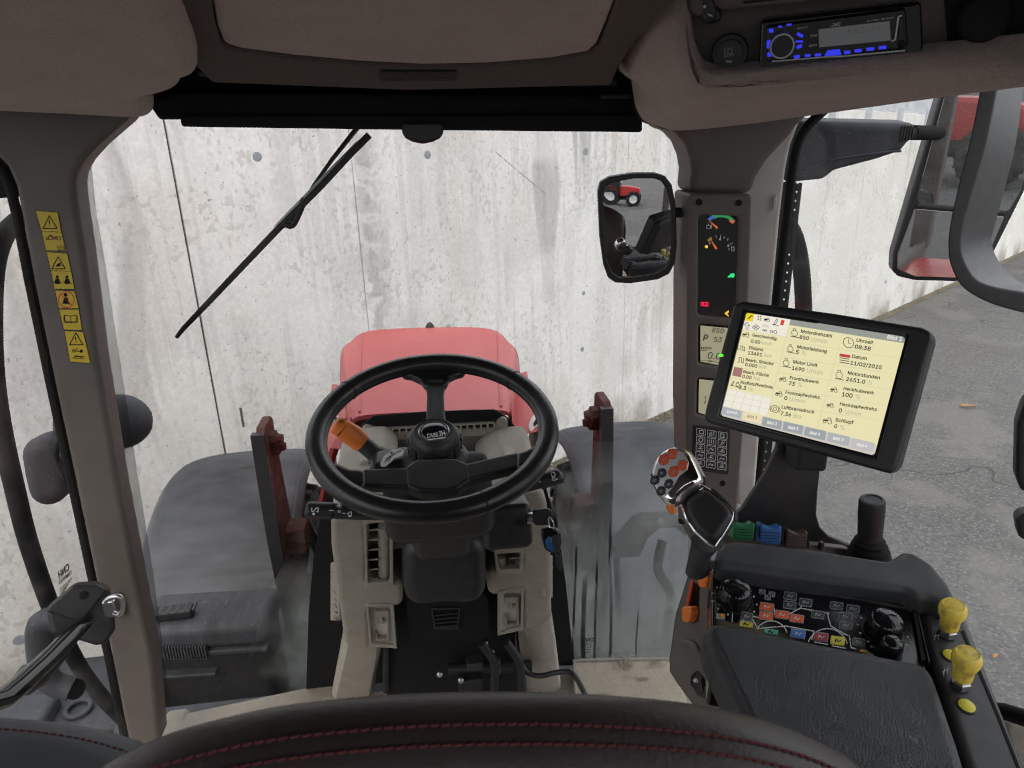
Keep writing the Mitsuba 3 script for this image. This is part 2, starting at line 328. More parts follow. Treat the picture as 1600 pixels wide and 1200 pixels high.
def _conc(p, n, uv):
    s, z = wall_s(p), p.z
    b = fbm(s * 1.3 + 3, z * 1.3, 0, 4)
    st = fbm(s * 7 + 1.5 * noise(s * 3, z * 1.2), z * 0.55 + 5, 0, 3)              # run-off streaks
    st2 = fbm(s * 24, z * 0.9 + 2, 0, 2)
    fine = noise(s * 130, z * 130, 1)
    near = 1 - smoothstep(5.5, 8.0, s)
    c = mix((0.645, 0.638, 0.620), (0.77, 0.765, 0.748), b)
    c = mix(c, (0.655, 0.648, 0.615), 1 - near)
    k = smoothstep(0.50, 0.72, st) * (0.35 + 0.65 * smoothstep(0.2, 2.8, z)) * smoothstep(0.35, 0.6, fbm(s * 1.1 + 9, z * 0.4, 2, 2))
    c = mix(c, (0.36, 0.35, 0.34), 0.65 * k * (0.3 + 0.7 * near))
    c = mix(c, (0.33, 0.32, 0.305), 0.5 * smoothstep(0.58, 0.78, st2) * smoothstep(1.4, 2.9, z) * smoothstep(0.4, 0.62, fbm(s * 2.1, 3, 0, 2)))
    c = mix(c, (0.60, 0.55, 0.49), 0.35 * smoothstep(0.56, 0.72, fbm(s * 3.1 + 11, z * 1.6, 4, 3)) * near)
    c = mix(c, (0.76, 0.757, 0.75), 0.5 * smoothstep(0.55, 0.75, fbm(s * 2.2 + 31, z * 2.2, 4, 3)))
    m_ = fbm(s * 5 + 3, z * 2.0, 6, 5) + 0.16 * (noise(s * 70, z * 50, 2) - 0.5); c = mix(c, (0.43, 0.425, 0.415), 0.22 * smoothstep(0.50, 0.70, m_) * near)
    hs = fbm(s * 26, z * 1.1 + 4, 2, 3); c = mix(c, (0.45, 0.44, 0.43), 0.28 * smoothstep(0.52, 0.66, hs) * smoothstep(0.42, 0.62, fbm(s * 1.7 + 5, z * 0.8, 1, 3)) * near)
    ff = smoothstep(0.62, 0.72, fbm(s * 38, z * 30, 4, 2)) * smoothstep(0.40, 0.60, fbm(s * 2.4, z * 2.4, 14, 3)); c = mix(c, (0.40, 0.39, 0.375), 0.40 * ff)
    jn = smoothstep(0.24, 0.02, dr.abs(s - 2.54) + 0.12 * fbm(s * 14, z * 9, 3, 3)) * smoothstep(0.38, 0.58, fbm(s * 11, z * 11, 7, 3)); c = mix(c, (0.33, 0.325, 0.315), 0.6 * jn)
    gr = noise(s * 60, z * 45, 5); c = c * (0.95 + 0.10 * gr)
    v = voronoi(s * 7.5 + 0.4 * noise(s * 60, z * 60), z * 6)
    pit = smoothstep(0.10, 0.05, v[0] + 0.09 * noise(s * 90, z * 90)) * smoothstep(0.72, 0.8, v[2])
    v2 = voronoi(s * 26, z * 19)
    pit2 = smoothstep(0.14, 0.07, v2[0]) * smoothstep(0.92, 0.97, v2[2])
    c = mix(c, (0.17, 0.165, 0.16), dr.clip(0.75 * pit + 0.6 * pit2, 0, 1))
    c = mix(c, (0.25, 0.245, 0.235), 0.7 * smoothstep(0.012, 0.004, _seg(s, z, _sc[0], _sc[1]) + 0.008 * noise(s * 50, z * 50)))
    d = smoothstep(0.55, 0.0, z + 0.5 * (fbm(s * 4, z * 5, 8, 3) - 0.35))
    c = mix(c, (0.19, 0.165, 0.13), 0.75 * d * smoothstep(0.35, 0.6, fbm(s * 2.3 + 1, z, 0, 2)))
    return c * (0.94 + 0.12 * fine)
CONC = mat('mat_concrete', proc(_conc), 0.85, spec=0.2)
JOINT = mat('mat_joint', (0.11, 0.105, 0.10), 0.9, spec=0.1)
PLUG = mat('mat_plug', tone((0.27, 0.285, 0.32), 0.2, 60), 0.8, spec=0.2)
def wbox(s0, s1, z0, z1, off0, off1, r=0.004):
    return rbox(wall_pt((s0 + s1) / 2, (z0 + z1) / 2, (off0 + off1) / 2), WU, AZ, np.cross(WU, AZ), (s1 - s0, z1 - z0, abs(off1 - off0)), r)
def wslab(pts, off, h, b=0.0): return xf(slab2([(p[0], p[1]) for p in pts], h, b), WA + WN * off, WU, AZ, np.cross(WU, AZ))
wl = thing('concrete_wall', 'tall pale concrete retaining wall with rain streaks and tie holes in front of the tractor', 'wall')
JS = [-8, -5.5, -3.0, -0.6, 1.40, 2.46, 5.13, 7.1, 8.90, 9.90, 11.35, 12.9, 14.4, 16.0, 18, 20, 22.5, 25, 28, 32, 36]
part(wl, 'core', wslab([(JS[0], -0.4), (JS[-1], -0.4), (JS[-1], wtop(JS[-1]) - 0.02), (JS[0], wtop(JS[0]) - 0.02)], -0.025, 0.27), JOINT)
for i, (a, b) in enumerate(zip(JS[:-1], JS[1:])):
    g = {1.40: 0.006, 2.46: 0.0022, 5.13: 0.0022}
    a_, b_ = a + g.get(a, 0.004), b - g.get(b, 0.004)
    part(wl, 'panel', wslab([(a_, -0.05), (b_, -0.05), (b_, wtop(b_)), (a_, wtop(a_))], 0.0, 0.32, 0.005), CONC)
for q, r in (((402, 245), 0.027), ((668, 242), 0.027), ((915, 237), 0.030), ((30, 1000), 0.03), ((910, 546), 0.022), ((598, 640), 0.02), ((1384, 440), 0.03), ((700, 512), .024), ((912, 458), .02)):
    c = P(*q, pl=WPL)
    part(wl, 'tie_plug', lathe([(r, -0.006), (r, 0.0005), (r * 0.8, 0.0028)], c, WN, 18), PLUG)
c = P(378, 652, pl=WPL); part(wl, 'form_slot', rbox(c, nrm(WU + AZ * -.1), AZ, WN, (0.014, 0.125, 0.006), 0.002), JOINT)
GALV = mat('mat_galvanised', tone((0.50, 0.52, 0.55), 0.2, 9), 0.42, 0.55)
bar = thing('crash_barrier', 'galvanised sheet barrier bolted along the top of the concrete wall', 'barrier')
part(bar, 'sheet', wslab([(-6, wtop(-6) + .012), (30, wtop(30) + .012), (30, wtop(30) + .5), (-6, wtop(-6) + .5)], -0.12, 0.02, 0.003), GALV)
part(bar, 'rail', wslab([(-6, wtop(-6) + .006), (30, wtop(30) + .006), (30, wtop(30) + .028), (-6, wtop(-6) + .028)], -0.07, 0.05, 0.003), GALV)
for i in range(26):
    s = 2.93 + i * 0.98; WTOP = wtop(s)
    k = part(bar, 'bracket', wbox(s - 0.075, s + 0.075, WTOP - 0.20, WTOP + 0.07, 0.001, 0.012, 0.003), GALV)
    for ds in (-0.035, 0.035):
        part(k, 'bolt', lathe([(0.013, 0), (0.013, 0.010), (0.007, 0.016)], wall_pt(s + ds, WTOP - 0.15, 0.012), WN, 10), STEEL)

def _asph(p, n, uv):
    v = voronoi(p.x * 55, p.y * 55); k = fbm(p.x * 0.7, p.y * 0.7, 0, 4); g = noise(p.x * 240, p.y * 240)
    c = mix((0.085, 0.086, 0.088), (0.165, 0.165, 0.163), v[2] * 0.6 + 0.4 * g)
    c = c * (0.82 + 0.4 * k)
    c = mix(c, (0.30, 0.30, 0.29), 0.30 * smoothstep(0.86, 0.95, v[2]) * smoothstep(0.5, 0.3, v[0]))
    cr = dr.abs(fbm(p.x * 0.9 + 3, p.y * 0.9, 5, 4) - 0.5)
    c = mix(c, (0.045, 0.044, 0.042), 0.6 * smoothstep(0.007, 0.002, cr))
    w = smoothstep(0.55, 0.72, fbm(p.x * 1.9 + 7, p.y * 1.9, 0, 4))
    return mix(c, (0.19, 0.185, 0.175), 0.5 * w)
ASPH = mat('mat_asphalt', proc(_asph), 0.85, bump=(lambda p, n, uv: 0.006 * noise(p.x * 90, p.y * 90) + 0.004 * noise(p.x * 300, p.y * 300), 1e-3), spec=0.3)
g = np.linspace(-1, 1, 41); g = np.sign(g) * (np.abs(g) ** 2.2) * 160
X, Y = np.meshgrid(g, g); Z = 0.012 * meshkit.fbm(np.stack([X * 0.3, Y * 0.3, X * 0], -1)) - 0.014
gv = np.stack([X, Y, Z], -1).reshape(-1, 3); q = (np.arange(40)[:, None] * 41 + np.arange(40)).ravel()
ground = trimesh.Trimesh(gv, np.vstack([np.stack([q, q + 1, q + 42], 1), np.stack([q, q + 42, q + 41], 1)]), process=False)
scene['asphalt_ground'] = mikit.ply(ground, ASPH, smooth=True)
labels['asphalt_ground'] = {'label': 'grey worn asphalt yard beside the tractor and the wall', 'category': 'ground', 'kind': 'structure'}
def _verge(p, n, uv): return mix((0.07, 0.06, 0.043), (0.19, 0.17, 0.138), 0.5 * noise(p.x * 70, p.y * 70) + 0.5 * fbm(p.x * 6, p.y * 6))
VERGE = mat('mat_verge', proc(_verge), 0.95, spec=0.1)
ss = np.linspace(-7, 30, 150); wd = np.interp(ss, [-7, 0.5, 2.5, 30], [1.0, 1.0, 0.30, 0.25]) * (0.10 + 0.16 * meshkit.fbm(np.stack([ss * 1.3, ss * 0, ss * 0], -1)) + 0.35 * np.clip(0.4 - ss, 0, 1))
rows = [[wall_pt(s, 0.004 + 0.045 * (1 - t) ** 2, 0.002 + w * t) for t in (0, 0.3, 0.7, 1.0)] for s, w in zip(ss, wd)]
scene['dirt_verge'] = mikit.ply(thick(rows, 0.02, (0, 0, -1)), VERGE, smooth=True)
labels['dirt_verge'] = {'label': 'strip of brown grit and earth at the foot of the concrete wall', 'category': 'verge', 'kind': 'structure'}
PEB = mat('mat_pebble', tone((0.20, 0.19, 0.175), 0.4, 35), 0.9, spec=0.2)
ms = []
for i in range(1500):
    s = RNG.uniform(-3, 9) if i % 3 else RNG.uniform(-2.5, 0.8); w = np.interp(s, ss, wd)
    m = trimesh.creation.icosphere(0, RNG.uniform(0.004, 0.014)); m.vertices *= RNG.uniform(0.6, 1.3, 3)
    t = RNG.uniform(0, 1) ** 1.3
    m.apply_translation(wall_pt(s, 0.008 + 0.045 * max(0, 1 - t) ** 2, 0.01 + w * 1.25 * t)); ms.append(m)
scene['gravel'] = mikit.ply(cat(ms), PEB, smooth=False)
labels['gravel'] = {'label': 'loose small stones lying along the foot of the wall', 'category': 'gravel', 'kind': 'stuff'}
# a dead leaf and small litter on the asphalt
LEAF = mat('mat_dead_leaf', tone((0.36, 0.22, 0.09), 0.3, 60), 0.8, spec=0.2)
def leaf_mesh(c, L, a):
    t = np.linspace(0, 1, 9); w = L * 0.17 * np.sin(math.pi * t ** 0.8) + 0.002
    u = np.array([math.cos(a), math.sin(a), 0]); v = np.array([-u[1], u[0], 0])
    return thick([[c + u * L * (x - 0.5) + v * k * y + AZ * (0.010 + abs(k) * 0.012 + 0.01 * math.sin(3 * x)) for k in (-1, 0, 1)] for x, y in zip(t, w)], 0.0015, (0, 0, -1))
for q, L, a, lab in (((1512, 637), 0.16, -0.35, 'dry brown leaf lying on the asphalt to the side of the monitor'), ((1590, 735), 0.06, 0.8, 'small dark leaf scrap on the asphalt near the door edge'),
                     ((1555, 1030), 0.05, 0.3, 'pale leaf scrap on the asphalt beyond the lower yellow knob')):
    solo('dead_leaf', leaf_mesh(P(*q, z=0.0), L, a), LEAF, lab, 'leaf', smooth=True)

# ================================================================ the tractor's front: bonnet, fenders, wheels, posts, toolbox
def hood_ring(pts):
    return np.array(pts)
hd = thing('tractor_hood', 'dusty faded red tractor bonnet with rounded nose beyond the steering wheel', 'tractor bonnet')
YF, YR = 3.40, 1.80
front = [P(a, b, y=YF - d) for a, b, d in ((526, 610, .10), (532, 557, 0), (548, 534, 0), (566, 520, 0), (600, 514.5, 0), (670, 511.5, 0), (745, 511.5, 0), (777, 518, 0), (794, 534, 0), (810, 557, 0), (815, 610, .10))]
rear = [P(a, b, y=YR) for a, b in ((546, 700), (547, 664), (552, 656), (562, 650), (600, 646), (668, 643), (740, 640), (783, 641), (795, 645), (800, 652), (802, 700))]
f, r = np.array(front), np.array(rear)
f[0, 2] = f[-1, 2] = f[1, 2] - 0.32; r[0, 2] = r[-1, 2] = r[1, 2] - 0.28
def dense_(row): return np.vstack([row[i] + (row[i + 1] - row[i]) * t for i in range(len(row) - 1) for t in ((0, 0.25, 0.75) if 0 < i < len(row) - 2 else (0, 0.5))] + [row[-1:]])
def dense(row): return spline(row, 3)
f, r = dense(f), dense(r)
rings = []
for t in np.linspace(0, 1, 15):
    k = r + (f - r) * t; k = k.copy()
    k[:, 2] += 0.022 * math.sin(math.pi * t)
    rings.append(k)
cen = np.array([f[:, 0].mean(), 0, 0])
for j, a in enumerate((0.25, 0.55, 0.8, 0.95, 1.0)):                           # the nose rounds over and down
    k = f.copy(); k[:, 1] += 0.17 * math.sin(a * math.pi / 2)
    k[:, 0] = cen[0] + (k[:, 0] - cen[0]) * (1 - 0.10 * a * a); k[:, 2] -= 0.26 * (1 - math.cos(a * math.pi / 2)); rings.append(k)
part(hd, 'top_panel', thick(rings, 0.012, (0, 0, -1)), RED, smooth=24)
for c_ in ((1, -0.001), (-1, 0.001)):                                        # pressed creases along the bonnet
    e_ = [(r + (f - r) * t)[9 if c_[0] > 0 else -10] + np.array([0, 0, 0.022 * math.sin(math.pi * t) + 0.001]) for t in np.linspace(0.02, 0.98, 20)]
    part(hd, 'crease', tube(e_, 0.004, 8), RED, smooth=60)
for sgn, up_, lo_ in ((-1, ((519, 600, 2.75), (541, 645, 2.1), (516, 700, 1.88)), ((512, 640, 2.75), (508, 735, 2.05), (497, 785, 1.86))),
                      (1, ((823, 580, 2.75), (826, 622, 2.25), (846, 672, 1.88)), ((828, 600, 2.75), (838, 655, 2.25), (850, 688, 1.86)))):
    U = spline([P(a, b, y=c) for a, b, c in up_], 5); L_ = spline([P(a, b, y=c) for a, b, c in lo_], 5)
    inn = [q + np.array([-sgn * 0.07, 0, -0.015]) for q in U]; low = [q + np.array([sgn * 0.0, 0, -0.30]) for q in L_]
    part(hd, 'side_panel', thick([inn, U, L_, low], 0.01, (-sgn, 0, -0.2)), RED, smooth=40)
pl = facing(P(670, 513, y=YF), (0, -0.6, 0.8))
part(hd, 'nose_emblem', lathe([(0.024, -0.02), (0.022, 0.010), (0.013, 0.025), (0.003, 0.032)], P(672, 513, y=YF) + AZ * 0.0, (0, 0, 1), 16), BLACK)
for a, rx, rot, nm in (((837, 659), 7, 0.45, 'round_sticker'), ((524, 655), 5, -0.5, 'round_sticker')):
    pp = facing(P(*a, y=1.93), (math.copysign(-0.75, a[0] - 700), -0.55, 0.35))
    k = part(hd, nm, plate(pp, pxcirc(a, rx, 17, rot=rot), 0.006, 0.002), WHITE)
    part(k, 'lens', plate(pp, pxcirc((a[0] + 1, a[1] + 1), rx * 0.35, 6, rot=rot), 0.004, 0.001, lift=0.003), MATTE)

eng = thing('tractor_chassis', 'dark cast front of the tractor with fenders, wheels and engine under the red bonnet', 'tractor chassis')
def fender(name, sgn, label):
    t = number(eng + '__fender'); labels[t] = {'label': label}
    yc, zc = 3.02, 0.76
    prof = [(0.60, -0.05), (0.615, -0.02), (0.64, 0.0), (0.75, 0.012), (0.95, 0.015), (1.10, 0.005), (1.19, -0.02), (1.235, -0.07), (1.245, -0.14)]
    prof = spline([(a, b) for a, b in prof], 3)
    rings = []
    for a in np.linspace(math.radians(62), math.radians(188), 40):
        R = 0.72
        rings.append([[sgn * x, yc + (R + d) * math.cos(a) * 0.98, zc + (R + d) * math.sin(a)] for x, d in prof])
    part(t, 'shell', thick(rings, 0.012, (0, 0.3, -1)), DUSTF, smooth=50)
    # stay that carries it
    part(t, 'stay', tube(spline([(sgn * 0.58, 3.0, 0.8), (sgn * 0.60, 2.95, 1.1), (sgn * 0.75, 2.98, 1.445), (sgn * 1.0, 3.0, 1.455)], 6), 0.025), BLACK)
    return t
def wheel(name, sgn, label, c=(0.86, 3.02, 0.66), R=0.65, w=0.46, nlug=22, rimm=None, group=None):
    t = number(eng + '__' + name); labels[t] = {'label': label}
    o = np.array([sgn * c[0], c[1], c[2]]) if sgn else np.array(c); ax = AX
    part(t, 'tyre', lathe([(R * .58, -w * .10), (R * .59, -w * .45), (R * .64, -w * .5), (R * .85, -w * .52), (R * .94, -w * .47), (R * .955, -w * .3), (R * .96, 0), (R * .955, w * .3), (R * .94, w * .47), (R * .85, w * .52), (R * .64, w * .5), (R * .59, w * .45), (R * .58, w * .10)], o, ax, 48), RUBBER, smooth=50)
    part(t, 'rim', lathe([(R * .10, -w * .14), (R * .3, -w * .16), (R * .5, -w * .32), (R * .575, -w * .47), (R * .575, w * .47), (R * .5, w * .32), (R * .3, w * .16), (R * .10, w * .14)], o, ax, 32), rimm or GREYP)
    lug = []
    for i in range(nlug):
        for sd in (-1, 1):
            a0 = 2 * math.pi * (i + (0.5 if sd > 0 else 0)) / nlug
            pts = []
            for k in range(4):
                f = k / 3; x = sd * w * (0.02 + 0.50 * f); a = a0 - 0.16 * f; rr = R * (1.0 if f < .9 else .965)
                pts.append((x, a, rr))
            rings = []
            for x, a, rr in pts:
                hw = 0.030
                rings.append([o + np.array([x, (rad) * math.cos(a + da), (rad) * math.sin(a + da)]) for rad, da in ((R * .93, -hw / R * 1.3), (rr, -hw / R), (rr, hw / R), (R * .93, hw / R * 1.3))])
            lug.append(loft(rings))
    part(t, 'tread', cat(lug), RUBBER, smooth=False, kind='stuff')
    part(t, 'hub', lathe([(R * .22, -w * .2), (R * .22, w * .2), (R * .12, w * .26), (0.001, w * .27)], o, ax * (sgn or 1), 20), BLACK)
    return t
fender('front_fender', -1, 'dusty black plastic fender over the front wheel behind the closed black toolbox')
fender('front_fender', 1, 'dusty black plastic fender over the front wheel near the instrument column')
wheel('front_wheel', -1, 'muddy front tyre under the fender near the black toolbox', group='front wheels')
wheel('front_wheel', 1, 'muddy front tyre under the fender near the instrument column', group='front wheels')

def post(name, sgn, label):
    t = thing(name, label, 'bracket')
    out = [(2.36, 0.85), (2.30, 1.25), (2.27, 1.55), (2.275, 1.80), (2.28, 1.945), (2.30, 1.965), (2.40, 1.965), (2.425, 1.945), (2.44, 1.75), (2.47, 1.5), (2.55, 1.25), (2.62, 0.85)]
    poly = Polygon([(b, c) for b, c in out])
    def sl(p_, h, b, x): return xf(slab2(p_, h, b, 0.01), np.array([x, 0, 0]), AY, AZ, AX)
    if sgn < 0: part(t, 'plate', sl(poly, 0.030, 0.004, -0.578), RUST)
    else: part(t, 'plate', sl(poly, 0.030, 0.004, 0.620), RUST)
    edge = [(a, b) for a, b in spline([(2.355, 0.85), (2.295, 1.25), (2.265, 1.55), (2.270, 1.80), (2.276, 1.95)], 5)]
    gr = [[(sgn * x, y - 0.012, z) for x in (0.578, 0.60, 0.622)] for y, z in edge]
    part(t, 'rear_flange', thick(gr, 0.03, (0, 1, 0)), BLACK, smooth=50)
    for (y, z) in ((2.345, 1.90), (2.365, 1.86)):
        part(t, 'bolt', lathe([(0.032, 0), (0.032, 0.026), (0.02, 0.032), (0.014, 0.05)], np.array([sgn * 0.585, y, z]), (-sgn, 0, 0), 8), RUST)
    part(t, 'lug', abox(np.array([sgn * 0.545 - 0.04, 2.34, 1.43]), np.array([sgn * 0.545 + 0.035, 2.44, 1.53]), 0.008), RUST)
    part(t, 'hose_block', rbox(np.array([sgn * 0.51, 2.25, 1.17]), nrm((1, 0.25, .25)), AY, AZ, (0.10, 0.12, 0.16), 0.012), DUSTY)
    return t
post('loader_post', -1, 'rusty red loader mounting post with black edge beside the black toolbox')
post('loader_post', 1, 'rusty red loader mounting post with black edge near the instrument column')
# engine flanks behind the posts keep the ground between wheels dark
part(eng, 'block', abox((-0.30, 1.85, 0.75), (0.30, 3.3, 1.72), 0.03), MATTE)
part(eng, 'axle', abox((-0.85, 2.9, 0.62), (0.85, 3.12, 0.84), 0.03), MATTE)
part(eng, 'step_tank', abox((0.46, 1.66, 0.80), (0.92, 2.2, 1.10), 0.03), MATTE)
part(eng, 'deck', abox((-0.95, 1.62, 1.28), (0.95, 1.72, 1.36), 0.01), DUSTY)
for s in (-1, 1):                                                             # hoses and lines beside the engine
    for k in range(4):
        o = np.array([s * (0.36 + 0.03 * k), 2.0 + 0.1 * k, 0])
        part(eng, 'hose', tube(spline([o + (0, 0, 1.0), o + (s * 0.02, 0.05, 1.25 + .04 * k), o + (s * 0.06, 0.2, 1.40 - .05 * k), o + (s * .02, .5, 1.3)], 8), 0.013 + .003 * (k % 2)), RUBBER)
# plastic tool box ahead of the cab corner
TBX = thing('tool_box', 'black plastic tool box with carrying handle and comb vents outside the corner window', 'tool box')
tb0 = P(252, 985, z=1.42); tb1 = P(412, 975, z=1.42); tb2 = P(424, 926, z=1.42)
tu = nrm(tb1 - tb0); tv = np.cross(AZ, tu)
Wd = np.linalg.norm(tb1 - tb0) + 0.10; Dp = 0.21
tc = tb1 + tv * Dp / 2 - tu * (Wd / 2 - 0.003)
part(TBX, 'lid', rbox(tc - AZ * 0.045, tu, tv, AZ, (Wd, Dp, 0.09), 0.03), DUSTY, smooth=50)
part(TBX, 'body', rbox(tc - AZ * 0.25, tu, tv, AZ, (Wd - 0.03, Dp - 0.03, 0.36), 0.02), BLACK, smooth=50)
part(TBX, 'lip', rbox(tc - AZ * 0.100 - tv * (Dp / 2 - 0.012), tu, tv, AZ, (Wd * 0.98, 0.03, 0.018), 0.005), DUSTY)
for i in range(15):
    c = P(258 + i * 4.6, 1018, pl=(tc - tv * (Dp / 2 + 0.004), tv))
    part(TBX, 'comb_slat', rbox(c, tu, tv, AZ, (0.0055, 0.02, 0.052), 0.002), DUSTY)
part(TBX, 'comb_rail', rbox(tc - AZ * 0.176 - tv * (Dp / 2 - .002) - tu * 0.08, tu, tv, AZ, (Wd - 0.2, 0.035, 0.012), 0.004), DUSTY)
h0, h1 = P(243, 960, z=1.44), P(303, 953, z=1.44)
hu = nrm(h1 - h0)
hk = part(TBX, 'handle', rbox((h0 + h1) / 2, hu, np.cross(AZ, hu), AZ, (np.linalg.norm(h1 - h0), 0.045, 0.035), 0.01), BLACK)
for i in range(5): part(hk, 'rib', rbox(h0 + hu * (0.02 + i * 0.026) + AZ * 0.014, hu, np.cross(AZ, hu), AZ, (0.008, 0.042, 0.008), 0.002), DUSTY)
part(TBX, 'foot_plate', rbox(tc - AZ * 0.44 + tv * 0.02, tu, tv, AZ, (Wd + 0.1, 0.40, 0.02), 0.006), DUSTY)
# grey stay plate behind the muddy corner pane
STAY = thing('bracket_plate', 'bent grey bracket plate behind the muddy corner pane near the lever', 'bracket')
pp = facing((0.6, 2.02, 1.6), (0, -1, 0.1))
part(STAY, 'plate', plate(pp, [(955, 838), (972, 826), (990, 806), (1000, 800), (1044, 799), (1062, 806), (1078, 826), (1072, 838), (1056, 824), (1030, 826), (1012, 842), (1000, 870), (955, 872)], 0.012, 0.003, 3e-3), DUSTY)
part(STAY, 'bolt', lathe([(0.012, 0), (0.012, 0.01)], P(1030, 812, pl=pp), (0, -1, 0.1), 10), STEEL)
part(STAY, 'leg', tube([P(962, 850, pl=pp), P(965, 900, y=2.05), P(970, 1000, y=2.05)], 0.012), DUSTY)
part(STAY, 'cable', tube(spline([P(1035, 845, y=2.0), P(1028, 890, y=1.95), P(1048, 930, y=1.95), P(1040, 990, y=2.0)], 6), 0.016), RUBBER)
# ================================================================ outside the side windows
# work lamps and handrail at the tractor's left
def lamp_pod(name, px0, px1, rad, y, label):
    t = thing(name, label, 'work lamp', 'work lamps at the cab corner')
    a, b = P(*px0, y=y), P(*px1, y=y + 0.05); ax = nrm(b - a); L = np.linalg.norm(b - a)
    part(t, 'housing', lathe(spline([(0.001, -0.022), (rad * .55, -0.017), (rad * .9, 0.0), (rad, 0.022), (rad * 1.01, L * .45), (rad * .96, L * .78), (rad * .72, L * .97), (rad * .35, L + .014), (0.001, L + .018)], 4), a, ax, 48), DUSTY, smooth=50)
    part(t, 'seam', lathe([(rad * 1.01, 0.022), (rad * 1.03, 0.03), (rad * 1.01, 0.038)], a, ax, 32), BLACK)
    return t
L1 = lamp_pod('work_lamp', (100, 660), (226, 658), 0.066, 1.62, 'round black work lamp half hidden behind the window pillar')
t = thing('work_lamp', 'big dusty black work lamp housing outside the door glass', 'work lamp', 'work lamps at the cab corner')
pp = facing(P(70, 740, y=1.50), (0.25, -1, 0.25))
part(t, 'housing', plate(pp, [(27, 700), (36, 690), (62, 683), (84, 682), (98, 690), (106, 718), (110, 750), (108, 768), (88, 792), (72, 800), (52, 797), (42, 780), (34, 745)], 0.13, 0.03, 0.012, steps=5), DUSTY, smooth=50)
part(t, 'bracket', tube(spline([P(92, 715, y=1.5), P(110, 725, y=1.55), P(112, 705, y=1.60)], 5), 0.012), BLACK)
part(t, 'cable', tube(spline([P(92, 690, y=1.49), P(88, 715, y=1.49), P(100, 745, y=1.5), P(118, 765, y=1.56)], 8), 0.006), RUBBER)
hr = thing('grab_rail', 'long bent black grab rail outside the door glass', 'grab rail')
YH = 1.34
part(hr, 'tube', tube(spline([P(a, b, y=c) for a, b, c in ((60, 318, 1.75), (30, 342, 1.6), (2, 375, 1.42), (-12, 440, 1.36), (-12, 560, 1.34), (0, 660, 1.34), (22, 760, 1.36), (45, 850, 1.38), (80, 950, 1.42), (120, 1035, 1.46), (160, 1090, 1.48), (200, 1130, 1.50))], 8), 0.0175), RUBBER, smooth=60)
st = thing('step_handle', 'short bent black step handle with open end below the door latch', 'handle')
part(st, 'tube', tube(spline([P(a, b, y=1.30) for a, b in ((92, 965), (64, 975), (62, 1010), (68, 1048), (84, 1068), (112, 1076))], 8), 0.025), DUSTY, smooth=60)
e = P(112, 1076, y=1.30)
part(st, 'shaded_end_disc', lathe([(0.021, 0), (0.020, 0.0015)], P(117.5, 1077, y=1.298), nrm(P(125, 1079, y=1.28) - e), 20), MATTE)  # dark disc paints the shade inside the hollow tube end
df = thing('door_step', 'grey plastic step plate below the door seen through the lower glass', 'step')
part(df, 'tread_plate', rbox(P(120, 1090, z=1.20), AX, AY, AZ, (0.50, 0.35, 0.05), 0.02), DUSTY)
part(df, 'ring', tube([P(122, 1107, z=1.235) + 0.035 * np.array([math.cos(a), math.sin(a), 0]) for a in np.linspace(0, 2 * math.pi, 24, endpoint=False)], 0.008, closed=True), DUSTY)
part(df, 'corner_block', rbox(P(30, 1125, z=1.25), AX, AY, AZ, (0.18, 0.16, 0.06), 0.02), DUSTY)
# right: exhaust shield, exhaust pipe, mirror arm, mirror
ex = thing('exhaust_shield', 'perforated black exhaust heat shield outside the pillar', 'heat shield')
pp = facing(P(1232, 380, y=1.75), (-0.45, -1, 0.0))
hol = [pxcirc((1246 - (yy - 290) * 0.118 - (7 if (i % 2) else 0), yy), 1.35, 1.8, 8) for i, yy in enumerate(np.arange(286, 770, 7.0))]
part(ex, 'perforated_plate', plate(pp, [(1222, 284), (1254, 286), (1186 + 12, 770), (1160, 770)], 0.004, 0, holes=hol), BLACK)
part(ex, 'plain_side', plate(pp, [(1190, 284), (1224, 284), (1165, 770), (1130, 770)], 0.004, 0, lift=-0.02), MATTE)
pipe = thing('exhaust_pipe', 'black bent exhaust pipe standing outside the side window', 'exhaust')
part(pipe, 'tube', tube(spline([P(a, b, y=1.95) for a, b in ((1195, 332), (1222, 342), (1241, 368), (1252, 420), (1256, 500), (1256, 640), (1240, 800))], 8), 0.024), RUBBER, smooth=60)
ma = thing('mirror_arm', 'dusty black mirror arm reaching out to the big door mirror', 'mirror arm')
pp = facing(P(1330, 235, y=1.62), (-0.25, -1, -0.1))
k = part(ma, 'cover', plate(pp, [(1225, 193), (1263, 189), (1428, 193), (1436, 199), (1436, 214), (1422, 221), (1409, 237), (1370, 250), (1305, 267), (1288, 281), (1238, 286), (1222, 284)], 0.10, 0.016, 0.006, steps=4), DUSTY, smooth=50)
part(k, 'seam', tube(spline([P(a, b, pl=facing(pp[0] + pp[1] * 0.001, pp[1])) for a, b in ((1245, 268), (1300, 250), (1380, 238), (1408, 236))], 6), 0.003), DUSTY)
for i in range(6):
    x = 1409 + i * 4.6
    part(k, 'rib', plate(pp, pxline([(x + 2, 196), (x - 2, 222 - i)], 2), 0.004, lift=0.003), BLACK)
part(ma, 'rod', tube([P(1425, 207, y=1.66), P(1470, 208, y=1.72)], 0.017), RUBBER, smooth=60)
dm = thing('door_mirror', 'large dusty door mirror reflecting a red fender and the cab side', 'mirror')
YM = 1.70
mc = P(1480, 300, y=YM); RF = nrm(nrm(EYE - mc) + nrm(np.array([-0.40, -2.6, -0.42])))   # looks back along the tractor
pp = (mc, RF)
out = [(1481, 110), (1396, 398), (1395, 424), (1404, 433), (1430, 439), (1494, 441), (1530, 434), (1556, 392), (1602, 300), (1660, 110)]
part(dm, 'housing', plate(pp, out, 0.07, 0.012, 0.01), BLACK, smooth=50)
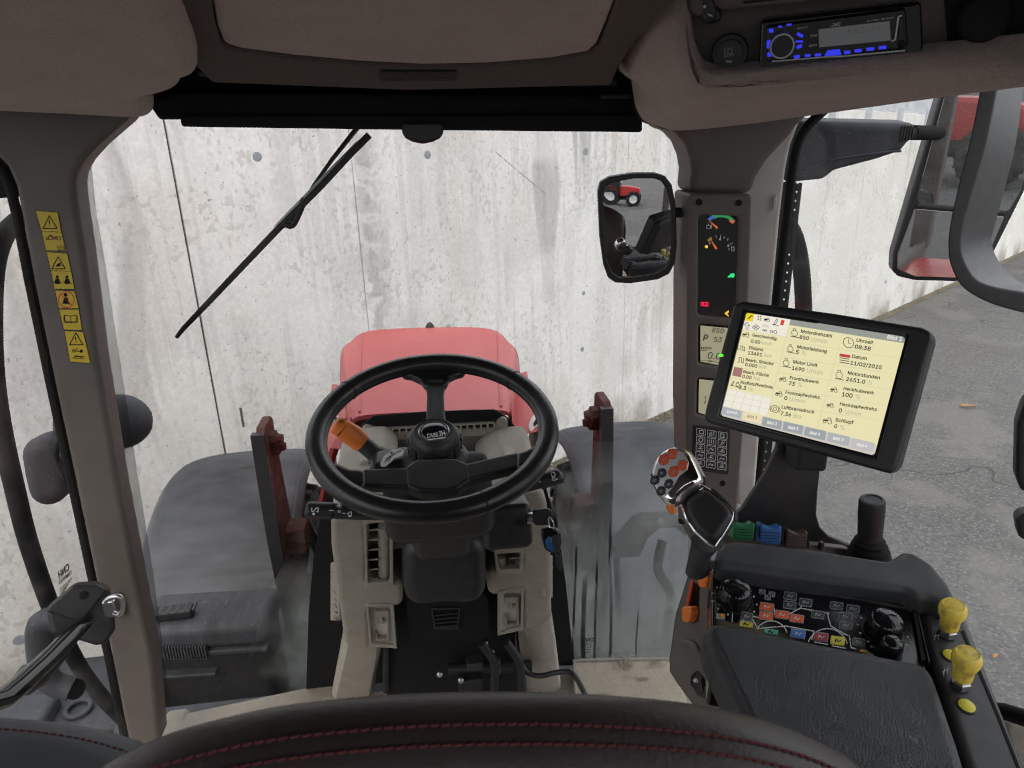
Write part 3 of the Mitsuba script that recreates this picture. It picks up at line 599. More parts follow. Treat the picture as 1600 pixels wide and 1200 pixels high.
MGL = {'type': 'conductor', 'specular_reflectance': rgb(0.50, 0.52, 0.53)}
def _mdirt(p, n, uv):
    k = fbm(p.x * 8, p.y * 8, p.z * 14, 3); s = smoothstep(0.70, 0.78, noise(p.x * 240, p.y * 240, p.z * 240))
    return dr.clip(0.12 + 0.30 * (k - 0.4) + 0.08 * s, 0, 1)
scene['mat_film'] = {'type': 'diffuse', 'reflectance': rgb(0.30, 0.31, 0.32)}
scene['mat_mirror_dirty'] = {'type': 'twosided', 'bsdf': {'type': 'blendbsdf', 'weight': proc(_mdirt), 'a': MGL, 'b': {'type': 'ref', 'id': 'mat_film'}}}
scene['mat_mirror'] = {'type': 'twosided', 'bsdf': {'type': 'conductor', 'specular_reflectance': rgb(0.74, 0.73, 0.74)}}
part(dm, 'upper_glass', plate(pp, [(1487, 112), (1432, 310), (1437, 318), (1576, 330), (1594, 300), (1652, 112)], 0.004, 0.001, 0.006, lift=0.004), 'mat_mirror_dirty', smooth=False)
part(dm, 'lower_glass', plate(pp, [(1429, 326), (1403, 396), (1402, 420), (1430, 432), (1493, 434), (1526, 427), (1548, 390), (1570, 338)], 0.004, 0.001, 0.006, lift=0.004), 'mat_mirror_dirty', smooth=False)
part(dm, 'divider', plate(pp, pxline([(1432, 321), (1572, 333)], 6), 0.008, 0.002, lift=0.007), BLACK)
# the tractor's own right flank, which that mirror shows
rf = number(eng + '__rear_fender'); labels[rf] = {'label': 'red rear fender seen in the door mirror'}
rings = []
for a in np.linspace(math.radians(30), math.radians(165), 28):
    rings.append([[x, -0.75 + (0.98 + d) * math.cos(a), 0.92 + (0.98 + d) * math.sin(a)] for x, d in spline([(0.80, 0.0), (0.90, 0.02), (1.25, 0.02), (1.40, 0.0), (1.44, -0.05), (1.45, -0.12)], 3)])
part(rf, 'shell', thick(rings, 0.012, (0, 0, -1)), REDX, smooth=50)
part(rf, 'inner_side', abox((0.79, -1.3, 0.9), (0.81, 0.1, 1.75), 0.005), MATTE)
wheel('rear_wheel', 0, 'big rear tyre under the red rear fender seen in the mirror', c=(1.10, -0.75, 0.90), R=0.90, w=0.55, nlug=22, rimm=WHITE)
wheel('rear_wheel', 0, 'big rear tyre on the far side under the cab', c=(-1.10, -0.75, 0.90), R=0.90, w=0.55, nlug=22, rimm=WHITE)
# ================================================================ cab shell: glass, pillars, floor, roof lining
STREAKS = [(float(P(a, 950, y=1.57)[0]), w_, float(P(a, b, y=1.56)[2])) for a, b, w_ in ((914, 890, .0085), (933, 862, .0045), (952, 795, .0055), (1002, 940, .0030), (899, 832, .0040))]
def _film_w(p, n, uv):
    rt = smoothstep(0.0, 0.1, p.x)
    k = fbm(p.x * 5, p.z * 5, 3, 4); r = fbm(p.x * 40, p.z * 7, 1, 2)
    low = smoothstep(2.2, 1.75, p.z)
    ex, ez = p.x + 0.31, p.z - 1.60
    cor = smoothstep(0.22, 0.03, dr.sqrt(dr.square(ex * 1.1 + 0.25 * ez) + dr.square(ez * 0.62)) + 0.10 * (fbm(p.x * 14, p.z * 14, 2, 3) - 0.5))
    wl_ = 0.48 * cor * (0.5 + 0.8 * k)
    wr_ = low * (0.10 + 0.52 * k) + 0.16 * low * (r - 0.4) + 0.14 * smoothstep(1.8, 1.55, p.z)
    mud = smoothstep(0.50, 0.66, fbm(p.x * 9 + 2, p.z * 7, 5, 3)) * smoothstep(2.26, 2.12, p.z)
    wr_ = wr_ + 0.18 * mud
    cl = smoothstep(0.61, 0.645, noise(p.x * 30 + 1.6 * noise(p.z * 4, p.x * 5), p.z * 0.9, 7)) * smoothstep(2.0, 1.85, p.z)
    for sx_, sw_, st_z in STREAKS:                                    # runs where water has washed the dust away
        wr_ = wr_ * (1 - 0.93 * smoothstep(sw_, 0.5 * sw_, dr.abs(p.x - sx_ - 0.034 * (noise(p.z * 3.2, sx_ * 50, 0) - 0.5) - 0.002 * noise(p.z * 30, sx_ * 90, 0))) * smoothstep(st_z, st_z - 0.06, p.z))
    wr_ = wr_ * (1 - 0.2 * cl)
    sp = smoothstep(0.93, 0.96, noise(p.x * 170, p.z * 170, 2)) * smoothstep(0.55, 0.75, noise(p.x * 6, p.z * 6, 9))
    w = (wl_ * (1 - rt) + wr_ * rt) * smoothstep(2.34, 2.0, p.z)
    return dr.clip((w + 0.30 * sp) * smoothstep(2.29, 2.05, p.z), 0, 0.9)
scene['mat_dust_film'] = {'type': 'principledthin', 'base_color': proc(lambda p, n, uv: mix((0.47, 0.515, 0.49), (0.42, 0.34, 0.285), smoothstep(0.46, 0.62, fbm(p.x * 7 + 2, p.z * 5, 5, 3)) * smoothstep(1.75, 2.1, p.z))), 'roughness': 0.9, 'diff_trans': 1.25, 'spec_trans': 0.0, 'spec_tint': 0.0, 'eta': 1.3}
scene['mat_dirty_film'] = {'type': 'mask', 'opacity': proc(_film_w), 'bsdf': {'type': 'ref', 'id': 'mat_dust_film'}}
GP = (np.array([0, 1.56, 1.5]), nrm([0, -1, -0.04]))           # the windscreen's plane
ws = thing('windscreen', 'large front window pane, dirty and streaked in its lower corners', 'windscreen')
def quad(o, du, dv): return (np.array([o, o + du, o + du + dv, o + dv]), np.array([[0, 1, 2], [0, 2, 3]]))
gv = np.array([0, -0.04, 1.0])
part(ws, 'pane', quad(np.array([-0.80, 1.56, 1.5]), np.array([1.56, 0, 0]), gv * 1.52), 'mat_glass', smooth=False)
FP = (GP[0] + np.array([0, 0.006, 0]), GP[1])
def sheet(px):                                  # a film lying on the outside of the glass
    q = np.array([P(*c, pl=FP) for c in px]); return (np.vstack([q, q.mean(0)]), np.array([[i, (i + 1) % len(q), len(q)] for i in range(len(q))]))
part(ws, 'dust_film', sheet([(484, 1092), (300, 1118), (330, 1085), (372, 1050), (398, 1000), (412, 940), (440, 885), (470, 850), (496, 850), (486, 930)]), 'mat_dirty_film', smooth=False, label='milky dried dirt on the glass')
part(ws, 'dust_film', sheet([(872, 690), (1075, 690), (1075, 1060), (894, 1060), (884, 920), (868, 790)]), 'mat_dirty_film', smooth=False, label='muddy streaked dirt on the glass')
arch_o = [(478, 1090), (482, 960), (490, 870), (503, 800), (516, 752), (534, 712), (560, 668), (584, 650), (664, 643.5), (772, 640), (793, 652), (818, 684), (832, 705), (854, 764), (872, 830), (884, 910), (897, 1040)]
arch_i = [(850, 1040), (845, 900), (830, 780), (800, 710), (770, 690), (600, 694), (560, 760), (535, 900), (530, 1090)]
part(ws, 'black_border', plate(GP, arch_o + arch_i, 0.003, 0, lift=0.006), MATTE)
scene['mat_dot_print'] = {'type': 'mask', 'opacity': proc(lambda p, n, uv: smoothstep(0.42, 0.36, dr.sqrt(dr.square(p.x * 260 - dr.floor(p.x * 260) - 0.5) + dr.square(p.z * 260 - dr.floor(p.z * 260) - 0.5)))), 'bsdf': {'type': 'ref', 'id': MATTE}}
pl = (GP[0], GP[1])
q, fr = on(pl, [(128, 240), (142, 250), (150, 330), (161, 392), (187, 560), (214, 735), (240, 900), (266, 1100), (246, 1100), (222, 905), (165, 560), (130, 330)], 0.005)
m = xf(slab2(q, 0.0005), *fr)
part(ws, 'dotted_edge', m, 'mat_dot_print', smooth=False)
k = [P(a, b, pl=GP) for a, b in ((908, 1003), (929, 1002))]
part(ws, 'maker_mark', cat([txt('CNH', (909, 1003), (928, 1002), GP, 0.004, True, mirror=True), txt('TEMPERED', (909, 1008), (927, 1007), GP, 0.004, mirror=True)] + [plate(GP, pxrect((917, 1011 + i * 4), 16 - 3 * i, 0.8), 0.0005, lift=0.004) for i in range(3)]), INK)
# wiper
wp = thing('wiper', 'black windscreen wiper parked slantwise across the upper glass', 'wiper')
wq = facing(GP[0] + np.array([0, 0.03, 0]), GP[1])
part(wp, 'blade', tube([P(a, b, pl=wq) for a, b in ((577, 211), (548, 240), (500, 292), (440, 352), (380, 415), (330, 468), (286, 514), (276, 527))], [0.007, 0.007, .0065, .004], 8), RUBBER)
wq2 = facing(GP[0] + np.array([0, 0.045, 0]), GP[1])
part(wp, 'arm', tube([P(a, b, pl=wq2) for a, b in ((566, 190), (547, 214), (520, 248), (490, 290), (458, 345))], [0.011, 0.010, 0.008, 0.006], 8, squash=0.5), BLACK)
part(wp, 'claw', tube(spline([P(a, b, pl=wq) for a, b in ((476, 310), (466, 335), (456, 352), (444, 350), (436, 356))], 4), 0.007), BLACK)
part(wp, 'rib', tube([P(a, b, pl=wq) for a, b in ((560, 222), (500, 283), (430, 355))], 0.0035), STEEL)
# left pillar
pp = facing((0, 1.36, 2.2), (0, -1, 0))
lp = thing('window_pillar', 'grey brown cab pillar carrying a column of yellow warning stickers', 'pillar')
part(lp, 'cover', plate(pp, [(-160, 130), (225, 150), (196, 188), (182, 200), (152, 226), (130, 250), (119, 270), (116, 288), (118, 312), (131, 395), (152, 560), (184, 755), (218, 930), (239, 1040), (250, 1165), (202, 1168), (192, 1125), (170, 1010), (128, 810), (84, 605), (50, 440), (31, 335), (22, 290), (8, 258), (-20, 232), (-160, 200)], 0.062, 0.012, 0.004, steps=4), TRIM, smooth=50)
part(lp, 'slot', plate(facing(P(126, 316, x=-0.60), (0.95, -0.3, 0)), pxline([(123, 304), (126, 331)], 4), 0.004, 0.001, lift=0.0), MATTE)
part(lp, 'clip_notch', rbox(P(180, 945, y=1.355), AX, AZ, AY, (0.035, 0.055, 0.02), 0.006), TRIM)
# black door seal along it
seal = thing('door_seal', 'black rubber seal of the door along the pillar with warning stickers', 'seal')
part(seal, 'strip', tube([P(a, b, y=1.375) for a, b in ((-20, 240), (2, 264), (15, 290), (26, 335), (46, 440), (80, 605), (124, 810), (166, 1010), (190, 1130), (196, 1160))], 0.0085, 10), MATTE)
part(seal, 'top_block', rbox(P(5, 276, y=1.40), AX, AY, AZ, (0.05, 0.05, 0.07), 0.01), RUBBER)
dg = thing('door_glass', 'clear door pane with a small mirrored maker mark near the latch', 'window')
part(dg, 'pane', quad(np.array([-0.725, -0.6, 1.5]), np.array([0.0, 2.0, 0]), np.array([0.05, 0, 1.5])), 'mat_side_glass', smooth=False)
dpl = (np.array([-0.725, 0, 1.5]), nrm([1, 0, -0.0333]))
part(dg, 'maker_mark', cat([txt('CNH', (92, 905), (108, 890), dpl, 0.003, True, mirror=True), txt('TEMPERED', (92, 914), (112, 896), dpl, 0.003, mirror=True)] + [plate(dpl, pxline([(94, 920 + 4 * i), (113 - 3 * i, 903 + 5 * i)], 0.8), 0.0005, lift=0.003) for i in range(4)]), INK)
rg = thing('side_window', 'large clear side pane behind the monitor with a dusty film', 'window')
part(rg, 'pane', quad(np.array([0.80, -0.6, 1.5]), np.array([0.0, 2.05, 0]), np.array([-0.02, 0, 1.5])), 'mat_side_glass', smooth=False)

# floor, rear of the cab
fl = 'cab_floor'
scene[fl] = mikit.ply(abox((-0.80, -1.2, 1.40), (0.80, 1.56, 1.472), 0.005), BEIGE)
labels[fl] = {'label': 'beige plastic floor of the cab', 'category': 'floor', 'kind': 'structure'}
sill = thing('window_sill', 'beige sill strip below the corner pane beside the warning pillar', 'sill')
a0, a1 = P(262, 1130, z=1.50), P(500, 1079, z=1.50)
part(sill, 'strip', rbox((a0 + a1) / 2 - np.array([0, 0.02, .014]), nrm(a1 - a0), np.cross(AZ, nrm(a1 - a0)), AZ, (np.linalg.norm(a1 - a0) + 0.12, 0.07, 0.05), 0.012), BEIGE, smooth=50)
part(sill, 'corner_block', rbox(P(278, 1128, z=1.49), AX, AY, AZ, (0.06, 0.05, 0.05), 0.015), BEIGE, smooth=50)
def mat_rug(name, px, label, h=0.02):
    q = np.array([P(a, b, z=1.50)[:2] for a, b in px])
    return solo(name, xf(slab2(q, h, 0.006, 0.015), np.array([0, 0, 1.50]), AX, AY, AZ), CARPET, label, 'mat')
rug = mat_rug('floor_mat', [(896, 1034), (1052, 1030), (1075, 1100), (1040, 1140), (905, 1140), (899, 1080)], 'worn beige carpet mat with dark stains below the muddy corner pane')
mat_rug('floor_mat', [(600, 1068), (720, 1060), (830, 1062), (832, 1150), (600, 1150)], 'beige carpet mat under the pedals')
part(rug, 'edge_binding', tube(spline([P(a, b, z=1.503) for a, b in ((901, 1120), (899, 1075), (897, 1038), (904, 1032), (980, 1030), (1052, 1029))], 6), 0.004), BEIGE)
ms = []
for i in range(90):                                                            # frayed spot of the mat
    c = P(975 + RNG.normal(0, 9), 1036 + RNG.normal(0, 6), z=1.503); d = nrm(RNG.normal(size=3) * (1, 1, .5)) * RNG.uniform(.006, .016)
    ms.append(tube([c, c + d * .5 + AZ * .004, c + d], 0.0009, 5))
part(rug, 'fray', cat(ms), CARPET, kind='stuff')
rw = thing('rear_wall', 'dark rear wall and posts out of direct view behind the seat, shading the cab', 'cab wall')  # out of direct view; encloses the cab so its light stays low
part(rw, 'lower_panel', abox((-0.8, -1.26, 1.4), (0.8, -1.2, 1.62), 0.01), TRIM)
for s in (-1, 1): part(rw, 'post', abox((s * 0.78 - 0.05, -1.25, 1.9), (s * 0.78 + 0.05, -1.15, 3.1), 0.01), TRIM)
for s in (-1, 1): part(rw, 'arch_panel', abox((s * 0.80 - 0.02, -1.2, 1.40), (s * 0.80 + 0.02, 0.25, 1.95), 0.01), TRIM)
ro = thing('unseen_roof_shell', 'dark roof shell out of view above the lining, shading the cab', 'roof')  # out of view; keeps sky light out of the cab
part(ro, 'shell', abox((-0.95, -1.4, 3.22), (0.95, 1.75, 3.30), 0.02), MATTE)
part(ro, 'front_rim', abox((-0.95, 1.50, 2.99), (0.95, 1.75, 3.23), 0.02), MATTE)
for s in (-1, 1): part(ro, 'side_rim', abox((s * 0.90 - 0.05, -1.4, 2.985), (s * 0.90 + 0.05, 1.49, 3.225), 0.02), TRIM)

# roof lining
LPL = facing((0, 1.335, 2.902), (0, -0.19, -1))
lin = thing('roof_lining', 'brown fabric roof lining block above the pillar with warning stickers', 'lining')
part(lin, 'fabric', plate(LPL, [(-420, -330), (214, -330), (240, -160), (272, -30), (288, 36), (306, 80), (312, 100), (312, 124), (290, 128), (285, 142), (262, 150), (228, 156), (247, 186), (195, 187.5), (100, 182), (0, 178), (-420, 168)], 0.10, 0.022, 0.010, steps=5), HEAD, smooth=50)
hatch = thing('roof_hatch', 'fabric covered roof hatch panel with a curved front edge and dark surround', 'roof hatch')
part(hatch, 'surround', plate(LPL, [(150, -330), (200, 60), (300, 100), (318, 118), (330, 130), (640, 142), (955, 134), (968, 105), (1000, 60), (1080, -20), (1150, -330)], 0.03, 0.006, lift=-0.022, holes=[[(262, -250), (330, -5), (338, 45), (347, 72), (372, 80), (460, 91), (560, 100), (660, 105), (760, 103), (860, 95), (924, 84), (938, 72), (950, 40), (966, -5), (1030, -250)]]), HEADD, smooth=50)
part(hatch, 'panel', plate(LPL, [(255, -330), (262, -250), (332, 0), (340, 45), (349, 69), (374, 77), (460, 88), (560, 97), (660, 102), (760, 100), (860, 92), (922, 81), (934, 70), (947, 40), (963, 0), (1030, -250), (1040, -330)], 0.03, 0.008, lift=-0.024, steps=4), HEAD, smooth=50)
part(hatch, 'grip_recess', plate(LPL, [(594, 112), (714, 112), (714, 127), (594, 127)], 0.006, 0.003, 0.004, lift=-0.019), MATTE)
hp = thing('header_panel', 'black header panel between roof hatch and sun blind', 'panel')
part(hp, 'face', plate(facing((0, 1.452, 2.95), (0, -1, 0)), [(190, 60), (1040, 60), (1040, 190), (250, 180), (238, 152), (190, 152)], 0.04), MATTE)
sb = thing('sun_blind', 'rolled black sun blind cassette across the top of the windscreen', 'sun blind')
pp = facing((0, 1.40, 2.92), (0, -1, -0.05))
part(sb, 'cassette', plate(pp, [(226, 155), (290, 143), (990, 148), (1003, 165), (1003, 182), (248, 187)], 0.04, 0.006, 0.003), MATTE)
part(sb, 'lower_bar', plate(facing((0, 1.385, 2.92), (0, -1, 0)), [(280, 180), (1004, 178), (1004, 206.5), (640, 203), (283, 198)], 0.022, 0.004, 0.002), MATTE)
part(sb, 'pull_tab', plate(facing((0, 1.375, 2.90), (0, -1, 0)), [(628, 190), (693, 190), (693, 208), (688, 216), (676, 222), (661, 225), (645, 222), (633, 216), (628, 207)], 0.03, 0.006, 0.004, steps=4), BLACK, smooth=50)
for (a, b, r, lab) in (((312, 113), (398, 121), 0.0075, None), ((892, 128), (962, 127), 0.0085, None), ((938, 150), (986, 150), 0.005, None)):
    part(sb, 'hinge_rod', tube([P(*a, y=1.36), P(*b, y=1.36)], r, 14), BLACK)

# right overhead console with the radio
CC = P(1315, 66, d=0.79); CN = nrm([-0.42, -0.88, -0.22]); CPL = (CC, CN)
oc = thing('overhead_console', 'brown fabric and plastic overhead console housing the radio', 'console')
LX = [((1068, -120), (985, -160), 0.75), ((1068, -30), (990, -30), 0.95), ((1070, 30), (985, 50), 1.05), ((1074, 75), (968, 100), 1.2), ((1080, 105), (968, 112), 1.32), ((1088, 126), (980, 120), 1.36), ((1096, 134), (988, 165), 1.38), ((1112, 138), (1000, 188), 1.385), ((1140, 137), (1024, 197), 1.38), ((1180, 134), (1052, 203), 1.375), ((1240, 128), (1150, 193), 1.28), ((1330, 120), (1280, 173), 1.12), ((1450, 109), (1420, 150), 0.95), ((1600, 95), (1600, 119), 0.76), ((1800, 75), (1850, 85), 0.6)]
I_ = spline([P(*a, pl=CPL) for a, b, c in LX], 5); O_ = spline([P(*b, y=c) for a, b, c in LX], 5)
grid = []
for f_ in np.linspace(0, 1, 8):
    bulge = 0.018 * math.sin(math.pi * f_)
    row = I_ + (O_ - I_) * f_; row = row + np.array([-0.25, -0.3, -1.0]) * bulge
    grid.append(row)
grid.append(O_ + np.array([0.02, 0.01, 0.05]))
part(oc, 'fabric', thick(grid, 0.03, (0.3, 0.3, 1)), HEAD, smooth=60)
face = [(1066, -130), (1068, -30), (1072, 45), (1079, 100), (1087, 124), (1096, 134), (1112, 138), (1180, 134), (1330, 120), (1450, 109), (1600, 95), (1820, 70), (1820, -130)]
pock = [(1098, 40), (1110, 20), (1170, 14), (1440, -14), (1448, 40), (1446, 88), (1434, 96), (1190, 116), (1130, 120), (1102, 118), (1088, 112)]
pock2 = [(1474, -30), (1620, -40), (1720, -40), (1720, 70), (1600, 84), (1484, 92)]
part(oc, 'fascia', plate(CPL, face, 0.05, 0.014, 0.01, holes=[pock, pock2], steps=4), TRIM, smooth=50)
part(oc, 'pocket_floor', plate(CPL, face, 0.02, lift=-0.040), TRIM)
part(oc, 'dark_pocket', plate(CPL, pock2, 0.004, lift=-0.036), MATTE)
part(oc, 'tray_edge', plate(CPL, pxline([(1160, 8), (1420, -18)], 5), 0.03, 0.004, lift=0.006), TRIM)
kn = P(1545, 30, pl=CPL)
kb = thing('vent_knob', 'round black air knob in the dark pocket beside the radio', 'knob')
part(kb, 'body', lathe([(0.001, -0.006), (0.020, -0.008), (0.024, -0.012), (0.026, -0.020), (0.025, -0.036)], kn, CN, 32), MATTE, smooth=50)

ss_ = thing('power_socket', 'black round capped power socket beside the radio', 'socket')
spx = (1139, 87)
part(ss_, 'ring', lathe([(0.020, -0.03), (0.0215, -0.022), (0.020, -0.018), (0.015, -0.018)], P(*spx, pl=CPL), CN, 28), BLACK)
part(ss_, 'cap', lathe([(0.0155, -0.02), (0.015, -0.013), (0.001, -0.012)], P(*spx, pl=CPL), CN, 28), BLACK)
spl = (CPL[0] - CN * 0.0115, CN)
part(ss_, 'lettering', cat([txt('12V', (1131, 82), (1146, 79), spl), txt('10A', (1131, 90), (1146, 87), spl), plate(spl, pxrect((1139, 96), 9, 3), 0.001, lift=0.001)]), GREYP)
rk = thing('rocker_switch', 'small black rocker switch at the upper edge of the overhead console', 'switch')
part(rk, 'frame', plate(CPL, [(1088, -14), (1112, -20), (1128, 24), (1124, 34), (1106, 40), (1098, 34)], 0.02, 0.004, 0.002, lift=-0.002), GLOSS)
part(rk, 'key', plate(CPL, [(1094, -8), (1110, -12), (1122, 22), (1106, 32)], 0.008, 0.003, 0.001, lift=0.004), BLACK)
part(rk, 'symbol', cat([plate(CPL, pxcirc((1101, 10), 2.2), .001, lift=.005), plate(CPL, pxrect((1110, 24), 8, 1.6, .5), .001, lift=.005)]), WHITE)
# the radio
RPL = (CC - CN * 0.012, CN)
rd = thing('car_radio', 'black car radio with blue lit keys and a grey display', 'radio')
part(rd, 'housing', plate(RPL, [(1188, 32), (1440, 2), (1444, 90), (1440, 94), (1190, 112), (1186, 106)], 0.05, 0.004, 0.003), GLOSS)
RF_ = (RPL[0] + CN * 0.006, CN)
part(rd, 'face_plate', plate(RF_, [(1197, 40), (1415, 12), (1420, 76), (1199, 98)], 0.012, 0.003, 0.003), GLOSS)
kk = P(1222, 69, pl=RF_)
vk = part(rd, 'volume_knob', lathe([(0.001, 0.016), (0.0115, 0.0155), (0.0128, 0.013), (0.0128, 0.0)], kk, CN, 36), BLACK)
part(vk, 'ring', lathe([(0.0131, 0.0155), (0.0137, 0.014), (0.0137, 0.0), (0.0131, 0.0)], kk, CN, 36), STEEL)
scene['mat_screen_grey'] = {'type': 'diffuse', 'reflectance': rgb(0.02)}
scene[number(rd + '__display')] = mikit.ply(plate(RF_, [(1279, 46), (1390, 33), (1392, 63), (1280, 74)], 0.002, 0, lift=0.001), 'mat_screen_grey', **emit('d', (0.062, 0.064, 0.066)))
part(rd, 'display_text', cat([txt('25', (1318, 55), (1330, 53.6), RF_, 0.002), txt('FM1', (1362, 48), (1380, 46), RF_, 0.002), txt('VOL', (1334, 53), (1356, 50), RF_, 0.002)]), GREYP)
part(rd, 'lettering', cat([txt('JVC', (1299, 42), (1313, 40.3), RF_, 0.001, True), txt('KD-R992BT', (1355, 34), (1374, 31.5), RF_, 0.001), txt('Bluetooth', (1377, 31.2), (1396, 28.8), RF_, .001), txt('VOL/ATT', (1245, 46), (1262, 44), RF_, 0.001), txt('DISP', (1266, 58), (1277, 56.5), RF_, .001), txt('MENU', (1264, 73), (1276, 71.5), RF_, .001)]), WHITE)
blu = [([(1198, 64), (1206, 62), (1207, 75), (1198, 76)]), ([(1199, 82), (1206, 82), (1208, 88), (1199, 89)]), pxrect((1205, 48), 7, 6), pxrect((1219, 42), 6, 3), pxrect((1233, 39), 8, 3, -.1), pxrect((1250, 55), 10, 5, .5), pxrect((1249, 65), 12, 3), pxrect((1249, 73), 9, 5, -.4),
       pxrect((1245, 89), 9, 5, -.2), pxrect((1262, 87), 9, 4, -.1), pxrect((1278, 86), 10, 4, -.1), [(1288, 88), (1293, 79), (1312, 77), (1315, 86)], pxrect((1324, 82), 10, 5, -.1), pxrect((1341, 79.5), 11, 5, -.1), pxrect((1360, 77), 12, 5, -.1), pxrect((1379, 74.5), 12, 5, -.1)]
scene['mat_blue_lens'] = {'type': 'diffuse', 'reflectance': rgb(0.01, 0.01, 0.05)}
for b_ in blu:
    scene[number(rd + '__lit_key')] = mikit.ply(plate(RF_, b_, 0.003, 0.0004, 0.0004, lift=0.002), 'mat_blue_lens', **emit('b', (0.035, 0.045, 0.75)))
part(rd, 'key_rail', plate(RF_, pxline([(1206, 96), (1290, 89), (1316, 88), (1414, 79)], 2), 0.002, lift=0.002), STEEL)
part(rd, 'usb_cover', plate(RF_, [(1402, 28), (1412, 26), (1414, 60), (1404, 62)], 0.004, 0.001, 0.002, lift=0.003), BLACK)
part(rd, 'usb_trim', plate(RF_, pxline([(1410, 24), (1404, 26), (1399, 62), (1392, 65)], 3), 0.004, 0.0005, lift=0.004), STEEL)
part(rd, 'aux_socket', lathe([(0.0042, 0), (0.004, 0.002), (0.002, 0.001)], P(1409, 69, pl=RF_), CN, 16), MATTE)
# ================================================================ dash console, steering column and wheel
da = thing('dash_console', 'beige dash console with vent columns under the steering wheel', 'dashboard')
DN = nrm([0, -1, -0.16]); DPL = (np.array([0, 1.27, 2.1]), DN)
pocketL = [(573, 819), (609, 816), (609, 909), (575, 911)]
pocketR = [(776, 866), (814, 864), (812, 889), (780, 891)]
recL = [(576, 949), (611, 949), (616, 1009), (581, 1006)]
recR = [(782, 930), (815, 922), (814, 980), (782, 989)]
part(da, 'left_tower', plate(DPL, [(516, 812), (524, 793), (545, 781), (596, 776), (618, 790), (626, 850), (633, 1010), (628, 1021), (600, 1019), (546, 1016), (538, 1010), (527, 932), (517, 856)], 0.27, 0.014, 0.004, holes=[pocketL, recL], steps=4), BEIGE, smooth=50)
part(da, 'right_tower', plate(DPL, [(758, 800), (775, 786), (800, 776), (846, 772), (856, 790), (862, 880), (863, 965), (852, 980), (776, 1004), (767, 1000), (761, 900)], 0.27, 0.014, 0.004, holes=[pocketR, recR], steps=4), BEIGE, smooth=50)
def leg(px0, px1, px2, px3, name):
    A, B = P(*px0, y=1.36), P(*px1, y=1.36); C, D = P(*px2, y=1.50), P(*px3, y=1.50)
    rows = []
    for t in np.linspace(0, 1, 6):
        a, b = A + (C - A) * t, B + (D - B) * t; k = 0.02 * math.sin(math.pi * t * .8)
        rows.append([a + (0, .14, 0), a + (0, 0.03 - k, 0), a + (0.012, 0.006 - k, 0), (a + b) / 2 - (0, k, 0), b + (-0.012, 0.006 - k, 0), b + (0, 0.03 - k, 0), b + (0, .14, 0)])
    part(da, name, loft(rows), BEIGE, smooth=50)
leg((536, 1008), (598, 1008), (517, 1092), (582, 1092), 'left_leg')
leg((812, 985), (866, 970), (818, 1092), (880, 1092), 'right_leg')
part(da, 'core', abox((-0.17, 1.42, 1.5), (0.155, 1.55, 2.10), 0.01), MATTE)
# louvres of the vents
for nm, pk, xs, ys in (('left', pocketL, (574, 592), np.linspace(828, 905, 6)), ('right', pocketR, (796, 812), (872, 884))):
    fr_o = [(pk[0][0] - 5, pk[0][1] - 7), (pk[1][0] + 5, pk[1][1] - 6), (pk[2][0] + 6, pk[2][1] + 7), (pk[3][0] - 4, pk[3][1] + 8)]
    v = part(da, 'vent_frame', plate(DPL, fr_o, 0.010, 0.003, 0.006, lift=0.004, holes=[pk]), BEIGE)
    part(v, 'dark_back', plate(DPL, fr_o, 0.004, lift=-0.07), MATTE)
    for y_ in ys:
        o = P((xs[0] + xs[1]) / 2, y_, pl=(DPL[0] - DN * 0.014, DN)); wv = np.linalg.norm(P(xs[0], y_, pl=DPL) - P(xs[1], y_, pl=DPL))
        part(v, 'slat', rbox(o, AX, nrm([0.15, -0.8, 0.55]), nrm([0, 0.55, 0.8]), (wv, 0.022, 0.0035), 0.0015), BEIGE)
    xr = (600, 781) [nm == 'right']
    o0, o1 = P(xr, pk[0][1] + 2, pl=(DPL[0] - DN * 0.02, DN)), P(xr + 1, pk[2][1] - 2, pl=(DPL[0] - DN * 0.02, DN))
    part(v, 'drum', tube([o0, o1], 0.0125 if nm == 'left' else 0.012, 16), BEIGE, smooth=60)
for rc, c in ((recL, (596, 978)), (recR, (799, 956))):
    fo = [(rc[0][0] - 4, rc[0][1] - 5), (rc[1][0] + 4, rc[1][1] - 4), (rc[2][0] + 4, rc[2][1] + 4), (rc[3][0] - 4, rc[3][1] + 4)]
    v = part(da, 'grip_frame', plate(DPL, fo, 0.008, 0.003, 0.004, lift=0.004, holes=[rc]), BEIGE)
    part(v, 'grip_floor', plate(DPL, fo, 0.004, lift=-0.016), TRIM_PALE_LIT)
    part(v, 'inner_lip', plate(DPL, [(c[0] - 11, c[1] - 22), (c[0] + 11, c[1] - 23), (c[0] + 13, c[1] + 26), (c[0] - 9, c[1] + 27)], 0.012, 0.004, 0.006, lift=-0.004, holes=[[(c[0] - 8, c[1] - 12), (c[0] + 8, c[1] - 13), (c[0] + 9, c[1] + 20), (c[0] - 6, c[1] + 21)]]), BEIGE, smooth=50)
    part(v, 'arrow', plate(DPL, [(c[0] - 6, c[1] - 2), (c[0] - 1, c[1] - 17), (c[0] + 5, c[1] - 3)], 0.010, 0.003, lift=-0.003), BEIGE)
